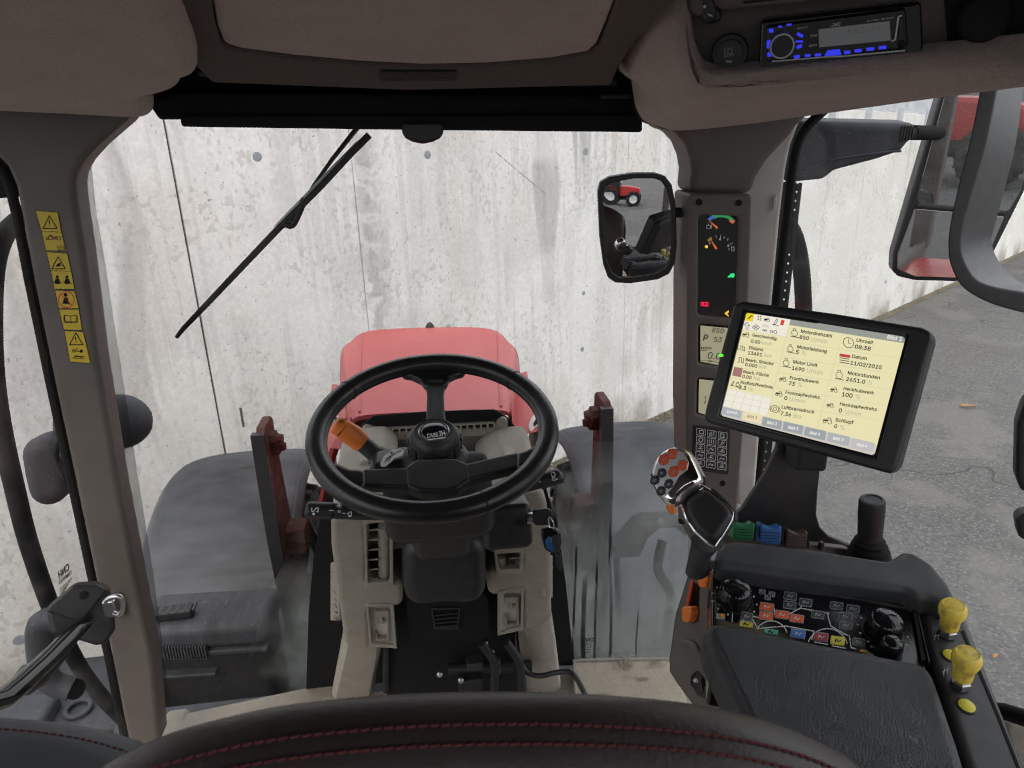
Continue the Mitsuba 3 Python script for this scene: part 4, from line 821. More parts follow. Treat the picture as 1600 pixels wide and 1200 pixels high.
for sx, x0, y0, y1 in ((-1, 523, 884, 966), (1, 857, 872, 930)):             # side demister grilles
    g_ = part(da, 'side_grille', plate(facing(P(x0, (y0 + y1) / 2, y=1.31), (sx * 0.8, -0.6, 0)), pxrect((x0, (y0 + y1) / 2), 14, y1 - y0 + 8), 0.008, 0.002), BEIGE)
    for y_ in np.linspace(y0, y1, 9):
        part(g_, 'slat', rbox(P(x0 - sx * 2, y_, y=1.312), nrm([0.6, sx * .8, 0]), AZ, nrm([-sx * .8, .6, 0]), (0.010, 0.005, 0.010), 0.0015), BEIGE)
# upper tray and windscreen vent strip
TY = 1.505
part(da, 'tray_back', plate(facing((0, TY, 2.2), (0, -1, 0.1)), [(566, 668), (572, 664), (584, 667), (592, 676), (772, 667), (778, 657), (785, 652), (793, 655), (797, 740), (560, 740)], 0.02, 0.004, 0.002), BEIGE)
part(da, 'tray_recess', plate(facing((0, TY - 0.003, 2.2), (0, -1, 0.1)), [(588, 690), (776, 680), (778, 716), (584, 720)], 0.006, 0.002, 0.002), TRIM)
part(da, 'tray_floor', abox((-0.17, 1.30, 2.07), (0.165, 1.50, 2.10), 0.01), TRIM)
for x0 in ((566, 590), (776, 797)):
    q0 = [P(x0[0], 668, y=TY), P(x0[1], 668, y=TY)]
    part(da, 'tray_cheek', abox((min(q0[0][0], q0[1][0]), 1.36, 2.10), (max(q0[0][0], q0[1][0]), 1.51, q0[0][2] - 0.015), 0.010), BEIGE, smooth=50)
a, b = P(592, 674, y=TY + .01), P(772, 664, y=TY + .01)
vs = part(da, 'demister_strip', cat([rbox((a + b) / 2 + AZ * k, nrm(b - a), AY, np.cross(nrm(b - a), AY), (np.linalg.norm(b - a), 0.012, 0.0035), 0.001) for k in (0.0065, -0.0085)]), BEIGE)
for t in np.linspace(0, 1, 18):
    part(vs, 'fin', rbox(a + (b - a) * t, nrm(b - a + AZ * .06), AY, AZ, (0.0045, 0.02, 0.014), 0.001), BEIGE)
# steering column
WN_ = nrm([0, -math.cos(math.radians(73.6)), math.sin(math.radians(73.6))]); WX = AX; WV = np.cross(WN_, WX)
WC = P(679, 690, d=1.17) + WV * 0.035
cl = thing('steering_column', 'black plastic steering column shroud with ignition box below the wheel', 'steering column')
cc = WC - WN_ * 0.105 - WV * 0.03
def ringr(c, w, d, k=0.25, n=28):
    a = np.arange(n) * 2 * math.pi / n + math.pi / n
    ca, sa = np.cos(a), np.sin(a)
    x = np.sign(ca) * np.abs(ca) ** k * w / 2; y = np.sign(sa) * np.abs(sa) ** k * d / 2
    return c + x[:, None] * WX + y[:, None] * WV
part(cl, 'shroud', loft([ringr(WC - WN_ * 0.068 - WV * .045, 0.08, 0.08, 0.6), ringr(WC - WN_ * 0.071 - WV * .055, 0.165, 0.13, 0.3), ringr(WC - WN_ * 0.074 - WV * .055, 0.182, 0.146, 0.28), ringr(WC - WN_ * 0.125 - WV * .055, 0.186, 0.146, 0.28), ringr(WC - WN_ * 0.145 - WV * .055, 0.172, 0.132, 0.3), ringr(WC - WN_ * 0.150 - WV * .055, 0.15, 0.11, 0.35)]), BLACK, smooth=50)
part(cl, 'neck', loft([ringr(WC - WN_ * 0.13 - WV * .01, 0.13, 0.12, 0.3), ringr(WC - WN_ * 0.20 - WV * .0, 0.118, 0.12, 0.3), ringr(WC - WN_ * 0.29 + WV * .02, 0.105, 0.11, 0.35)]), BLACK, smooth=50)
ib = P(792, 826, y=1.09)
part(cl, 'ignition_box', rbox(ib + AY * 0.03, AX, nrm(AY - AZ * .25), nrm(AZ + AY * .25), (0.088, 0.10, 0.082), 0.014), BLACK, smooth=50)
part(cl, 'screw', lathe([(0.006, 0), (0.005, 0.002), (0.001, 0.001)], P(815, 818, y=1.064), (0.2, -1, 0.2), 14), MATTE)
LC = facing((0, 1.205, 1.95), (0, -1, 0.10))
part(cl, 'knee_cover', plate(LC, [(626, 850), (640, 843), (750, 842), (760, 850), (761, 935), (754, 943), (738, 950), (690, 948), (650, 954), (636, 957), (631, 946)], 0.12, 0.030, 0.006, steps=6), BLACK, smooth=50)
part(cl, 'lower_cover', plate(facing((0, 1.34, 1.8), (0, -1, -0.05)), [(632, 930), (764, 930), (768, 1003), (740, 1006), (700, 1000), (640, 1008)], 0.03, 0.006), MATTE)
for i in range(4):
    part(cl, 'vent_slat', rbox(P(697, 958 + 6.2 * i, y=1.332), AX, AY, AZ, (0.052, 0.012, 0.004), 0.001), BLACK)
part(cl, 'vent_frame', plate(facing((0, 1.331, 1.8), (0, -1, 0)), [(673, 950), (720, 950), (716, 984), (678, 984)], 0.006, 0.001, holes=[[(677, 953), (716, 953), (713, 980), (681, 980)]]), BLACK)

sw = thing('steering_wheel', 'black three spoke steering wheel with a worn leather rim', 'steering wheel')
an = np.linspace(0, 2 * math.pi, 96, endpoint=False)
RW = 0.1935
def wpt(x, y, h=0.0): return WC + WX * x + WV * y + WN_ * h
part(sw, 'rim', tube([wpt(RW * math.cos(a), RW * math.sin(a)) for a in an], 0.0178, 20, closed=True, squash=1.0, up=WN_), RIM, smooth=True)
for a in (38, 140, 290):
    a = math.radians(a); o = wpt(RW * math.cos(a), RW * math.sin(a)); t_ = -WX * math.sin(a) + WV * math.cos(a); rr = WX * math.cos(a) + WV * math.sin(a)
    part(sw, 'seam', tube([o + 0.0179 * (math.cos(b) * rr + math.sin(b) * WN_) for b in np.linspace(0, 2 * math.pi, 24, endpoint=False)], 0.0011, 6, closed=True), MATTE)
hol_ = []
for a0, a1 in ((60, 84), (97, 135), (40, 58), (330, 350), (150, 190)):          # punched inner face of the rim
    for a in np.arange(a0, a1, 1.6):
        for b in (100, 118):
            A_ = math.radians(a); B_ = math.radians(b)
            rr = WX * math.cos(A_) + WV * math.sin(A_)
            d_ = rr * math.cos(B_ + math.pi / 3) + WN_ * math.sin(B_ + math.pi / 3) if False else (-rr * math.cos(math.radians(b - 90)) + WN_ * 0.6 * math.sin(math.radians(b - 60)))
            d_ = nrm(d_); hol_.append(lathe([(0.0011, 0), (0.0008, 0.0004)], wpt(RW * math.cos(A_), RW * math.sin(A_)) + d_ * 0.0177, d_, 6))
part(sw, 'punched_dots', cat(hol_), MATTE, kind='stuff')
SPL = (WC - WN_ * 0.010, WN_)
def spoke(px, flare):
    k = part(sw, 'spoke', plate(SPL, px, 0.018, 0.006, 0.002, steps=4), BLACK, smooth=50)
    part(k, 'flare', plate((SPL[0] + WN_ * .004, WN_), flare, 0.02, 0.009, 0.003, steps=4), RIM, smooth=50)
spoke([(665, 668), (667, 612), (664, 596), (696, 596), (693, 612), (697, 668)], [(664, 602), (657, 592), (640, 584), (626, 583), (628, 568), (728, 568), (726, 580), (714, 582), (702, 588), (696, 602)])
spoke([(676, 728), (566, 731), (560, 758), (676, 762)], [(572, 731), (548, 730), (530, 722), (516, 712), (508, 742), (520, 768), (545, 782), (552, 768), (560, 760), (572, 758)])
spoke([(690, 731), (812, 704), (815, 729), (690, 760)], [(806, 705), (818, 702), (838, 692), (850, 682), (862, 690), (856, 722), (836, 742), (820, 742), (812, 730), (806, 731)])
part(sw, 'boss', lathe([(0.044, -0.004), (0.048, 0.002), (0.047, 0.010), (0.042, 0.016), (0.02, 0.017)], WC - WN_ * 0.031, WN_, 40), BLACK, smooth=40)
part(sw, 'center_web', plate((SPL[0] + WN_ * 0.0015, WN_), [(632, 728), (650, 716), (712, 714), (734, 724), (736, 748), (716, 762), (690, 768), (655, 766), (634, 758)], 0.024, 0.007, 0.006, steps=4), BLACK, smooth=50)
ho = WC - WN_ * 0.073 - WV * 0.006
hb = part(sw, 'hub', lathe([(0.060, -0.01), (0.058, 0.01), (0.050, 0.022), (0.046, 0.028), (0.045, 0.034), (0.0445, 0.055), (0.040, 0.066), (0.034, 0.071), (0.030, 0.070), (0.001, 0.068)], ho, WN_, 40), BLACK, smooth=40)
for i in range(10):
    a = 2 * math.pi * i / 10; rr = WX * math.cos(a) + WV * math.sin(a)
    part(hb, 'rib', rbox(ho + rr * 0.0445 + WN_ * 0.044, rr, np.cross(WN_, rr), WN_, (0.004, 0.015, 0.024), 0.0015), BLACK)
cp = part(sw, 'cap', lathe([(0.0245, 0), (0.0235, 0.005), (0.018, 0.0085), (0.009, 0.0105), (0.001, 0.011)], ho + WN_ * 0.068, WN_, 36), GLOSS, smooth=60)
part(cp, 'ring', lathe([(0.0262, 0), (0.0262, 0.0035), (0.0245, 0.0045), (0.0243, 0.003)], ho + WN_ * 0.068, WN_, 40), STEEL, smooth=50)
CPLN = (ho + WN_ * (0.0795), WN_)
part(cp, 'lettering', cat([txt('CASE', (667.5, 684.2), (685, 682.0), CPLN, 0.0003, True, hpx=6), txt('IH', (687, 681.5), (696, 680.2), CPLN, 0.0003, True, hpx=7.5), plate(CPLN, pxline([(668, 687), (696, 683.6)], 1.6), 0.0005, lift=0.0006)]), WHITE)

# stalks
def stalk(name, pts, rads, label, ymats):
    t = thing(name, label, 'lever'); part(t, 'stem', tube(pts, rads, 20), BLACK, smooth=60); return t
YL = 1.10
s1 = thing('light_stalk', 'black light and horn stalk with white symbols pointing to the door side of the wheel', 'lever')
part(s1, 'grip', tube([P(a, b, y=YL) for a, b in ((477, 796.5), (480, 797), (484, 797), (520, 798), (521, 798))], [0.0085, 0.013, 0.0145, 0.0145, 0.0135], 24), BLACK, smooth=50)
part(s1, 'barrel', tube([P(a, b, y=YL) for a, b in ((522, 798), (523, 798), (556, 800), (600, 802), (640, 800))], [0.013, 0.0138, 0.0135, 0.012, 0.012], 24), BLACK, smooth=50)
SP1 = facing(P(510, 797, y=YL - 0.0152), (0, -1, 0.45))
ic = [plate(SP1, pxline(l, 1.3), 0.0006, lift=0.001) for l in ([(487, 793), (487, 799), (490, 799), (494, 794), (497, 793), (497, 800), (494, 799)], [(514, 797.5), (521, 797.7)], [(535, 802), (540, 802.5)], [(546, 800), (543, 803), (546, 806), (549, 805), (549, 800), (546, 800)], [(542, 791), (546, 794)], [(544, 807), (549, 807)])]
ic += [plate(SP1, pxcirc((490, 803), 2.2), .0006, lift=.001), plate(SP1, pxcirc((530, 799), 2.2, 2.2), .0006, lift=.001, holes=[pxcirc((530, 799), 1.2)]), plate(SP1, pxcirc((530, 789.5), 1.8), .0006, lift=.001)]
ic += [plate(SP1, pxline([(530 + 2.6 * math.cos(a), 789.5 + 2.6 * math.sin(a)), (530 + 4.4 * math.cos(a), 789.5 + 4.4 * math.sin(a))], 0.9), .0006, lift=.001) for a in np.arange(8) * math.pi / 4]
part(s1, 'symbol', cat(ic), WHITE)
s2 = thing('wash_stalk', 'black wiper and wash stalk with a white drop symbol', 'lever')
part(s2, 'grip', tube([P(a, b, y=YL) for a, b in ((879, 741), (877, 743), (872, 744), (845, 752), (842, 753))], [0.007, 0.0125, 0.0142, 0.0142, 0.013], 24), BLACK, smooth=50)
part(s2, 'barrel', tube([P(a, b, y=YL) for a, b in ((843, 753), (800, 764), (760, 775))], [0.0118, 0.0125, 0.012], 20), BLACK, smooth=50)
SP2 = facing(P(862, 744, y=YL - 0.015), (0, -1, 0.45))
part(s2, 'symbol', cat([plate(SP2, pxline([(862, 739), (866, 738), (868, 742), (865, 745), (862, 744), (862, 739)], 1.1), .0006, lift=.001), plate(SP2, pxline([(863, 747), (867, 746), (867, 751), (863, 750), (863, 747)], 1), .0006, lift=.001), plate(SP2, pxcirc((870, 749), 1.2), .0006, lift=.001), plate(SP2, pxline([(842, 753), (845, 752.3)], 1.4), .0006, lift=.001)]), WHITE)
s3 = thing('shuttle_lever', 'orange handled shuttle lever behind the steering wheel rim', 'lever')
YS = 1.20
part(s3, 'stem', tube([P(a, b, y=YS) for a, b in ((606, 728), (590, 712), (570, 696), (560, 688))], [0.019, 0.0165, 0.0155, 0.015], 20), PANEL, smooth=60)
part(s3, 'collar', lathe([(0.030, 0.0), (0.031, 0.012), (0.024, 0.02), (0.019, 0.034)], P(606, 728, y=YS), P(570, 696, y=YS) - P(606, 728, y=YS), 28), BLACK, smooth=50)
part(s3, 'grip', tube([P(a, b, y=YS) for a, b in ((566, 692), (552, 681), (535, 670))], [0.0185, 0.020, 0.0185], 24), ORANGE, smooth=60)
part(s3, 'gap_ring', tube([P(a, b, y=YS) for a, b in ((535.5, 670.4), (533, 668.8))], 0.0165, 24), MATTE)
part(s3, 'end_cap', tube([P(a, b, y=YS) for a, b in ((533.5, 669), (526, 663), (523, 661))], [0.0182, 0.017, 0.014], 24), ORANGE, smooth=50)
SP3 = facing(P(530, 657, y=YS - 0.019), (0, -0.8, 0.6))
part(s3, 'marking', cat([plate(SP3, pxline(l, 1.1), .0006, lift=.001) for l in ([(530, 661), (533, 657), (537, 658), (535, 661)], [(537, 656), (540, 653)], [(539, 657), (542, 654)])]), INK)
part(s3, 'housing', rbox(P(612, 728, y=1.15), nrm((1, 0, .1)), AY, AZ, (0.075, 0.07, 0.045), 0.016), BLACK, smooth=50)
LPn = facing(P(613, 715, y=1.085), (0, -0.75, 0.66))
part(s3, 'white_label', plate(LPn, [(594, 724), (600, 712), (612, 703), (626, 701), (632, 704), (629, 711), (616, 716), (608, 724), (602, 729), (595, 729)], 0.0015, 0, lift=0.034), WHITE, smooth=False)
part(s3, 'label_print', cat([plate(LPn, pxline(l, 1.2), .0006, lift=.0355) for l in ([(601, 722), (606, 715), (610, 713)], [(606, 721), (612, 712), (618, 708)], [(612, 710), (610, 706), (614, 707)], [(620, 707), (626, 704)])]), INK)
# ignition key and fob
ky = thing('ignition_key', 'black headed ignition key with ring, blue black fob and spare key hanging from it', 'key')
YK = 1.075
kp = facing(P(845, 808, y=YK), (-0.1, -1, 0.25))
part(ky, 'barrel', tube([P(824, 810, pl=kp), P(832, 810, pl=kp)], 0.011, 18), STEEL)
part(ky, 'head', plate(kp, [(827, 803), (833, 800), (833, 797), (856, 795), (863, 799), (865, 806), (863, 815), (856, 821), (838, 822), (834, 818), (827, 817)], 0.009, 0.003, 0.002), BLACK)
part(ky, 'ring', tube(spline([P(a, b, pl=kp) - AY * c for a, b, c in ((858, 806, .004), (863, 812, .007), (865, 822, .005), (862, 829, .003), (858, 822, .0), (857, 812, .0))], 5, closed=True), 0.0012, 8, closed=True), CHROME)
part(ky, 'fob', plate(facing(kp[0] - AY * .006, kp[1]), [(846, 828), (856, 825), (868, 826), (876, 832), (878, 846), (876, 858), (868, 864), (858, 864), (851, 858), (846, 840)], 0.012, 0.004, 0.003), GLOSS)
part(ky, 'fob_side', plate(facing(kp[0] - AY * .0075, kp[1]), [(852, 846), (858, 836), (866, 850), (872, 860), (862, 862), (854, 856)], 0.006, 0.001, 0.002), BLUE)
part(ky, 'emblem', tube([P(866 + 5 * math.cos(a), 843 + 6 * math.sin(a), pl=facing(kp[0] - AY * .008, kp[1])) for a in np.linspace(0, 2 * math.pi, 20, endpoint=False)], 0.0008, 6, closed=True), GREYP)
part(ky, 'spare_key', plate(facing(kp[0] - AY * .012, kp[1]), [(862, 838), (872, 834), (876, 842), (874, 856), (880, 888), (876, 892), (870, 886), (866, 856), (862, 848)], 0.003, 0.001, 0.001, holes=[pxcirc((872, 866), 2, 3)]), PANEL)
# pedals and hangers in the foot well
pd = thing('brake_pedal', 'black bent pedal arms hanging in the foot well', 'pedal')
for pts in (((752, 1005), (770, 1030), (773, 1050), (772, 1100)), ((790, 1003), (800, 1016), (812, 1040), (816, 1095))):
    part(pd, 'arm', tube(spline([P(a, b, y=1.33) for a, b in pts], 5), 0.0105, 12), BLACK, smooth=60)
part(pd, 'pivot', tube([P(700, 1045, y=1.38), P(830, 1040, y=1.38)], 0.014, 14), BLACK)
part(pd, 'valve_block', rbox(P(742, 1036, y=1.36), AX, AY, AZ, (0.038, 0.03, 0.022), 0.003), PANEL)
part(pd, 'valve_body', rbox(P(735, 1062, y=1.37), AX, AY, AZ, (0.06, 0.05, 0.04), 0.006), BLACK)
for q in ((687, 1053), (720, 1062), (758, 1005), (768, 1018)):
    part(pd, 'bolt', lathe([(0.007, 0), (0.007, 0.006), (0.004, 0.008)], P(*q, y=1.345), (0, -1, 0.3), 8), STEEL)
part(pd, 'spring', tube([P(779 + 2.2 * math.cos(a), 1030 + a * 0.62, y=1.335 + .004 * math.sin(a)) for a in np.linspace(0, 12 * math.pi, 110)], 0.0012, 5), STEEL)
part(pd, 'link', tube(spline([P(a, b, y=1.35) for a, b in ((795, 1008), (806, 1018), (813, 1034), (816, 1060))], 5), 0.005), BLACK)
gp = thing('throttle_pedal', 'thin bent black pedal rod running over the floor mat', 'pedal')
part(gp, 'rod', tube(spline([P(a, b, y=c) for a, b, c in ((816, 1040, 1.36), (826, 1052, 1.35), (845, 1056, 1.34), (868, 1051, 1.32), (890, 1050, 1.30), (902, 1062, 1.27), (914, 1085, 1.25))], 6), 0.0062, 12), BLACK, smooth=60)
hg = thing('clutch_rod', 'dark steel rod in the foot well behind the dash leg', 'rod')
part(hg, 'rod', tube([P(602, 1000, y=1.40), P(604, 1080, y=1.42)], 0.009), BLACK)
# ================================================================ instrument column, cab mirror, monitor
IPL = facing((0, 1.345, 2.5), (-0.05, -1, 0.0))
ic_ = thing('instrument_column', 'grey brown instrument column with gauges, two pale displays and a keypad', 'instrument panel')
disp = [(1092, 336), (1155, 338), (1150, 498), (1091, 492)]
lcd1 = [(1092, 506), (1160, 512), (1158, 580), (1092, 568)]
lcd2 = [(1090, 590), (1150, 596), (1148, 662), (1089, 648)]
part(ic_, 'front_cover', plate(IPL, [(1077, 303), (1176, 304), (1165, 640), (1152, 800), (1143, 850), (1080, 848), (1074, 760), (1072, 640), (1074, 450)], 0.10, 0.010, 0.003, holes=[disp, lcd1, lcd2], steps=4), TRIM, smooth=50)
part(ic_, 'back_plate', plate(IPL, [(1080, 310), (1170, 310), (1150, 800), (1082, 800)], 0.006, lift=-0.016), MATTE)
part(ic_, 'side_cover', plate(facing((0.56, 1.395, 2.5), (-0.25, -1, 0)), [(1150, 303), (1150, 250), (1200, 220), (1225, 150), (1246, 150), (1250, 190), (1236, 225), (1228, 265), (1219, 340), (1207, 470), (1196, 560), (1184, 720), (1178, 790), (1150, 790)], 0.06, 0.008, 0.003), TRIM_PALE_LIT, smooth=50)
part(ic_, 'side_oval', plate(facing((0.56, 1.391, 2.5), (-0.25, -1, 0)), pxcirc((1211, 317), 3.5, 13, rot=0.1), 0.004, 0.002, lift=0.0025), TRIM_PALE_LIT, smooth=50)
FL = facing((0, 1.355, 2.8), (0, -1, 0.0))
part(ic_, 'flared_head', plate(FL, [(1030, 150), (1300, 120), (1262, 182), (1238, 212), (1217, 232), (1198, 254), (1183, 278), (1176, 303), (1076, 303), (1081, 285), (1083, 266), (1079, 243), (1070, 221), (1054, 204), (1030, 196)], 0.09, 0.014, 0.003, steps=4), TRIM, smooth=50)
gk = thing('window_gasket', 'black rubber gasket of the side window beside the instrument column', 'seal')
part(gk, 'strip', tube(spline([P(a, b, y=1.40) for a, b in ((1310, 150), (1288, 172), (1263, 196), (1247, 222), (1238, 262), (1229, 340), (1218, 430), (1211, 490), (1200, 600), (1185, 740), (1176, 830))], 5), 0.0115, 12, squash=0.8), MATTE, smooth=60)
for q in ((1092, 316), (1154, 317), (1129, 755)):
    part(ic_, 'screw', lathe([(0.0062, 0), (0.0058, 0.0025), (0.003, 0.0022), (0.0028, 0.0008), (0.0005, 0.0008)], P(*q, pl=IPL), IPL[1], 18), MATTE)
DSP = (IPL[0] - IPL[1] * 0.006, IPL[1])
part(ic_, 'dark_display', plate(DSP, [(1088, 332), (1160, 334), (1154, 502), (1087, 496)], 0.004), GLOSS)
scene['mat_lcd'] = {'type': 'diffuse', 'reflectance': rgb(0.22, 0.21, 0.14)}
for nm, c, pxs in (('cold_arc', (0.05, 0.10, 0.42), [(1110, 345), (1106, 342), (1113, 336), (1118, 340)]),
                   ('normal_arc', (0.03, 0.24, 0.08), [(1112, 337), (1118, 335), (1127, 334), (1137, 336), (1144, 340), (1148, 345), (1143, 348), (1138, 342), (1130, 339.5), (1122, 339.5), (1116, 342)]),
                   ('hot_arc', (0.50, 0.10, 0.05), [(1143, 342), (1149, 345), (1145, 350), (1139, 346)])):
    scene[number(ic_ + '__' + nm)] = mikit.ply(plate(DSP, pxs, 0.001, lift=0.002), INK, **emit('g', c))  # arcs and needles are print given a soft glow of their own
scene[number(ic_ + '__needle')] = mikit.ply(plate(DSP, [(1106, 343), (1122, 355), (1120, 358)], 0.001, lift=0.003), INK, **emit('n', (0.60, 0.12, 0.04)))
scene[number(ic_ + '__needle')] = mikit.ply(plate(DSP, [(1109, 372), (1121, 388), (1118, 390)], 0.001, lift=0.003), INK, **emit('n', (0.60, 0.12, 0.04)))
mk = [pxline(l, 1.1) for l in ([(1104, 352), (1104, 357), (1110, 357), (1110, 352), (1104, 352)], [(1112, 348), (1112, 357)], [(1107, 349), (1107, 352)], [(1118, 368), (1120, 372)], [(1126, 367), (1126, 374)], [(1132, 369), (1131, 373)], [(1138, 372), (1136, 376)], [(1145, 379), (1141, 382)], [(1143, 386), (1143, 392), (1147, 392), (1147, 386), (1143, 386)], [(1139, 387), (1139, 391)])] + [pxcirc((1125, 374), 1.8), pxcirc((1138, 384), 1.8), pxcirc((1109, 380), 1.5)]
part(ic_, 'scale_marks', cat([plate(DSP, m, 0.0006, lift=0.002) for m in mk]), WHITE)
part(ic_, 'low_mark', plate(DSP, [(1105, 375), (1111, 370), (1113, 374), (1107, 378)], .001, lift=.002), YELLOW)
for nm, c, pxs in (('amber_lamp', (1.0, 0.62, 0.05), pxcirc((1104, 385.5), 2.4)), ('green_lamp', (0.03, 0.85, 0.25), [(1137, 432), (1141, 430), (1141, 428), (1147, 427), (1148, 431), (1146, 434), (1142, 433), (1138, 434)]),
                   ('red_lamp', (1.0, 0.02, 0.10), [(1095, 472), (1107, 472), (1107, 479), (1095, 478)]), ('turn_lamp', (1.0, 0.62, 0.05), [(1132, 490), (1139, 485), (1139, 488), (1136, 490.5), (1139, 493), (1139, 495)])):
    scene[number(ic_ + '__' + nm)] = mikit.ply(plate(DSP, pxs, 0.001, lift=0.002), INK, **emit('l', c))
part(ic_, 'lamp_mark', cat([plate(DSP, pxline(l, 0.9), 0.0006, lift=0.0035) for l in ([(1097, 473), (1096, 475), (1097, 477)], [(1105, 473), (1106, 475), (1105, 477)], [(1101, 477), (1101, 473.5), (1103, 474.5), (1101, 475.5)])]), INK)
for nm, px in (('pale_display', lcd1), ('pale_display', lcd2)):
    scene[number(ic_ + '__' + nm)] = mikit.ply(plate((IPL[0] - IPL[1] * .005, IPL[1]), [(a + (3 if i in (0, 3) else -3), b + (3 if i < 2 else -3)) for i, (a, b) in enumerate(px)], 0.003), 'mat_lcd', **emit('lcd', (0.27, 0.25, 0.165)))
LP2 = (IPL[0] - IPL[1] * .005, IPL[1])
DIM = mat('mat_lcd_ink', (0.10, 0.095, 0.06), 0.7)
part(ic_, 'display_digits', cat([txt('850', (1112, 519), (1130, 521), LP2, 0.001), txt('P', (1098, 532), (1105, 533), LP2, .001, True), txt('53', (1115, 534), (1127, 535), LP2, .001), txt('0.0', (1105, 560), (1125, 562), LP2, .001), txt('20', (1106, 566), (1112, 566.5), LP2, .001), txt('1', (1100, 630), (1103, 630), LP2, .001, hpx=11), plate(LP2, pxline([(1094, 562.5), (1130, 567)], .6), .0005, lift=.001), plate(LP2, pxline([(1094, 547), (1104, 548)], .8), .0005, lift=.001)] + [plate(LP2, pxrect((1096 + i * 3, 544), 1.5, 4), .0005, lift=.001) for i in range(6)]), DIM)
KP = [(1087, 668), (1138, 676), (1136, 738), (1085, 728)]
kpd = part(ic_, 'keypad', plate(IPL, [(1084, 664), (1141, 670), (1138, 742), (1082, 733)], 0.004, 0.001, 0.002, lift=0.003), BLACK)
for r_ in range(5):
    for c_ in range(3):
        u_, v_ = (c_ + .5) / 3, (r_ + .5) / 5
        x = KP[0][0] + (KP[1][0] - KP[0][0]) * u_ + (KP[3][0] - KP[0][0]) * v_; y = KP[0][1] + (KP[1][1] - KP[0][1]) * u_ + (KP[3][1] - KP[0][1]) * v_
        sl = 0.14
        box_ = [(x - 6.8, y - 5 - 1), (x + 6.8, y - 5 + 1), (x + 6.6, y + 5 + 1), (x - 6.8, y + 5 - 1)]
        kk_ = part(kpd, 'key', plate(IPL, box_, 0.002, 0.0005, 0.001, lift=0.0048), BLACK)
        ln = [pxline([*box_, box_[0]], 0.7)]
        j = r_ * 3 + c_
        shp = {0: [[(x - 2, y - 3), (x + 4, y - 2), (x + 4, y + 3), (x - 2, y + 2), (x - 2, y - 3)]], 1: [[(x + q, y - 3), (x + q, y + 3)] for q in (-3, 0, 3)], 2: [[(x - 4, y - 3), (x + 2, y - 2), (x + 2, y + 3), (x - 4, y + 2), (x - 4, y - 3)]], 3: [[(x, y - 4), (x + 4, y), (x, y + 4), (x - 4, y), (x, y - 4)]], 4: [[(x + q, y - 3), (x + q, y + 3)] for q in (-3, 0, 3)], 5: [[(x - 3, y + 3), (x, y - 3)], [(x, y + 3), (x + 3, y - 3)]]}.get(j)
        if shp is None: shp = [[(x - 4, y + 2), (x - 1, y - 2), (x + 2, y + 2), (x + 4, y - 1)]] if j % 2 else [[(x - 4, y + 1), (x + 4, y + 2)], [(x - 2, y - 2), (x + 2, y + 2)], [(x, y - 3), (x + 3, y - 1)]]
        ln += [pxline(l, 1.0) for l in shp]
        part(kpd, 'key_print', cat([plate(IPL, l, 0.0005, lift=0.0056) for l in ln]), WHITE)
# cab mirror
cm = thing('cab_mirror', 'black framed cab mirror showing the yard and a parked tractor behind', 'mirror')
MC = P(996, 357, y=1.36)
MTG = nrm(np.array([-0.03, -1.0, -0.29]))       # where it looks: back and to the right
MN = nrm(nrm(EYE - MC) + MTG)
MPLN = (MC, MN)
MRAD = 0.9                                      # the glass is slightly domed
mo = [(934, 300), (938, 285), (952, 277), (990, 271), (1024, 271), (1040, 276), (1050, 289), (1056, 320), (1058, 380), (1055, 410), (1046, 428), (1028, 437), (985, 443), (962, 442), (950, 434), (943, 415), (937, 370)]
mi_ = [(942, 305), (946, 292), (956, 286), (990, 279), (1022, 279), (1034, 283), (1042, 295), (1048, 322), (1050, 380), (1047, 405), (1040, 420), (1024, 429), (985, 435), (966, 434), (957, 427), (950, 410), (945, 370)]
part(cm, 'frame', plate(MPLN, mo, 0.022, 0.007, 0.008, steps=4, holes=[mi_]), BLACK, smooth=50)
part(cm, 'back', plate(MPLN, mo, 0.012, 0.004, 0.008, lift=-0.020), BLACK, smooth=50)
def dome(px, pl, R, lift, nr=10):
    q, fr = on(pl, px, lift); o, u, v, w = fr; c0 = q.mean(0)
    ring = [o + u * x[0] + v * x[1] + w * (-(np.dot(x, x)) / (2 * R)) for x in [c0]]
    rows = [[(c0 + (p_ - c0) * max(t, 1e-3)) for p_ in q] for t in np.linspace(0, 1, nr)]
    return loft([[o + u * x[0] + v * x[1] + w * (-(x @ x) / (2 * R)) for x in r_] for r_ in rows] + [[o + u * x[0] + v * x[1] - w * (0.006 + (x @ x) / (2 * R)) for x in rows[-1]]])
part(cm, 'glass', dome(spline([(996 + (a - 996) * 1.03, 357 + (b - 357) * 1.03) for a, b in mi_], 3, closed=True), MPLN, MRAD, -0.001), 'mat_mirror', smooth=40)
part(cm, 'arm', tube([P(1050, 332, y=1.375), P(1066, 332, y=1.375), P(1080, 334, y=1.375)], 0.010, 14), BLACK)
part(cm, 'clamp', rbox(P(1071, 330, y=1.372), AX, AY, AZ, (0.014, 0.04, 0.062), 0.004), BLACK)
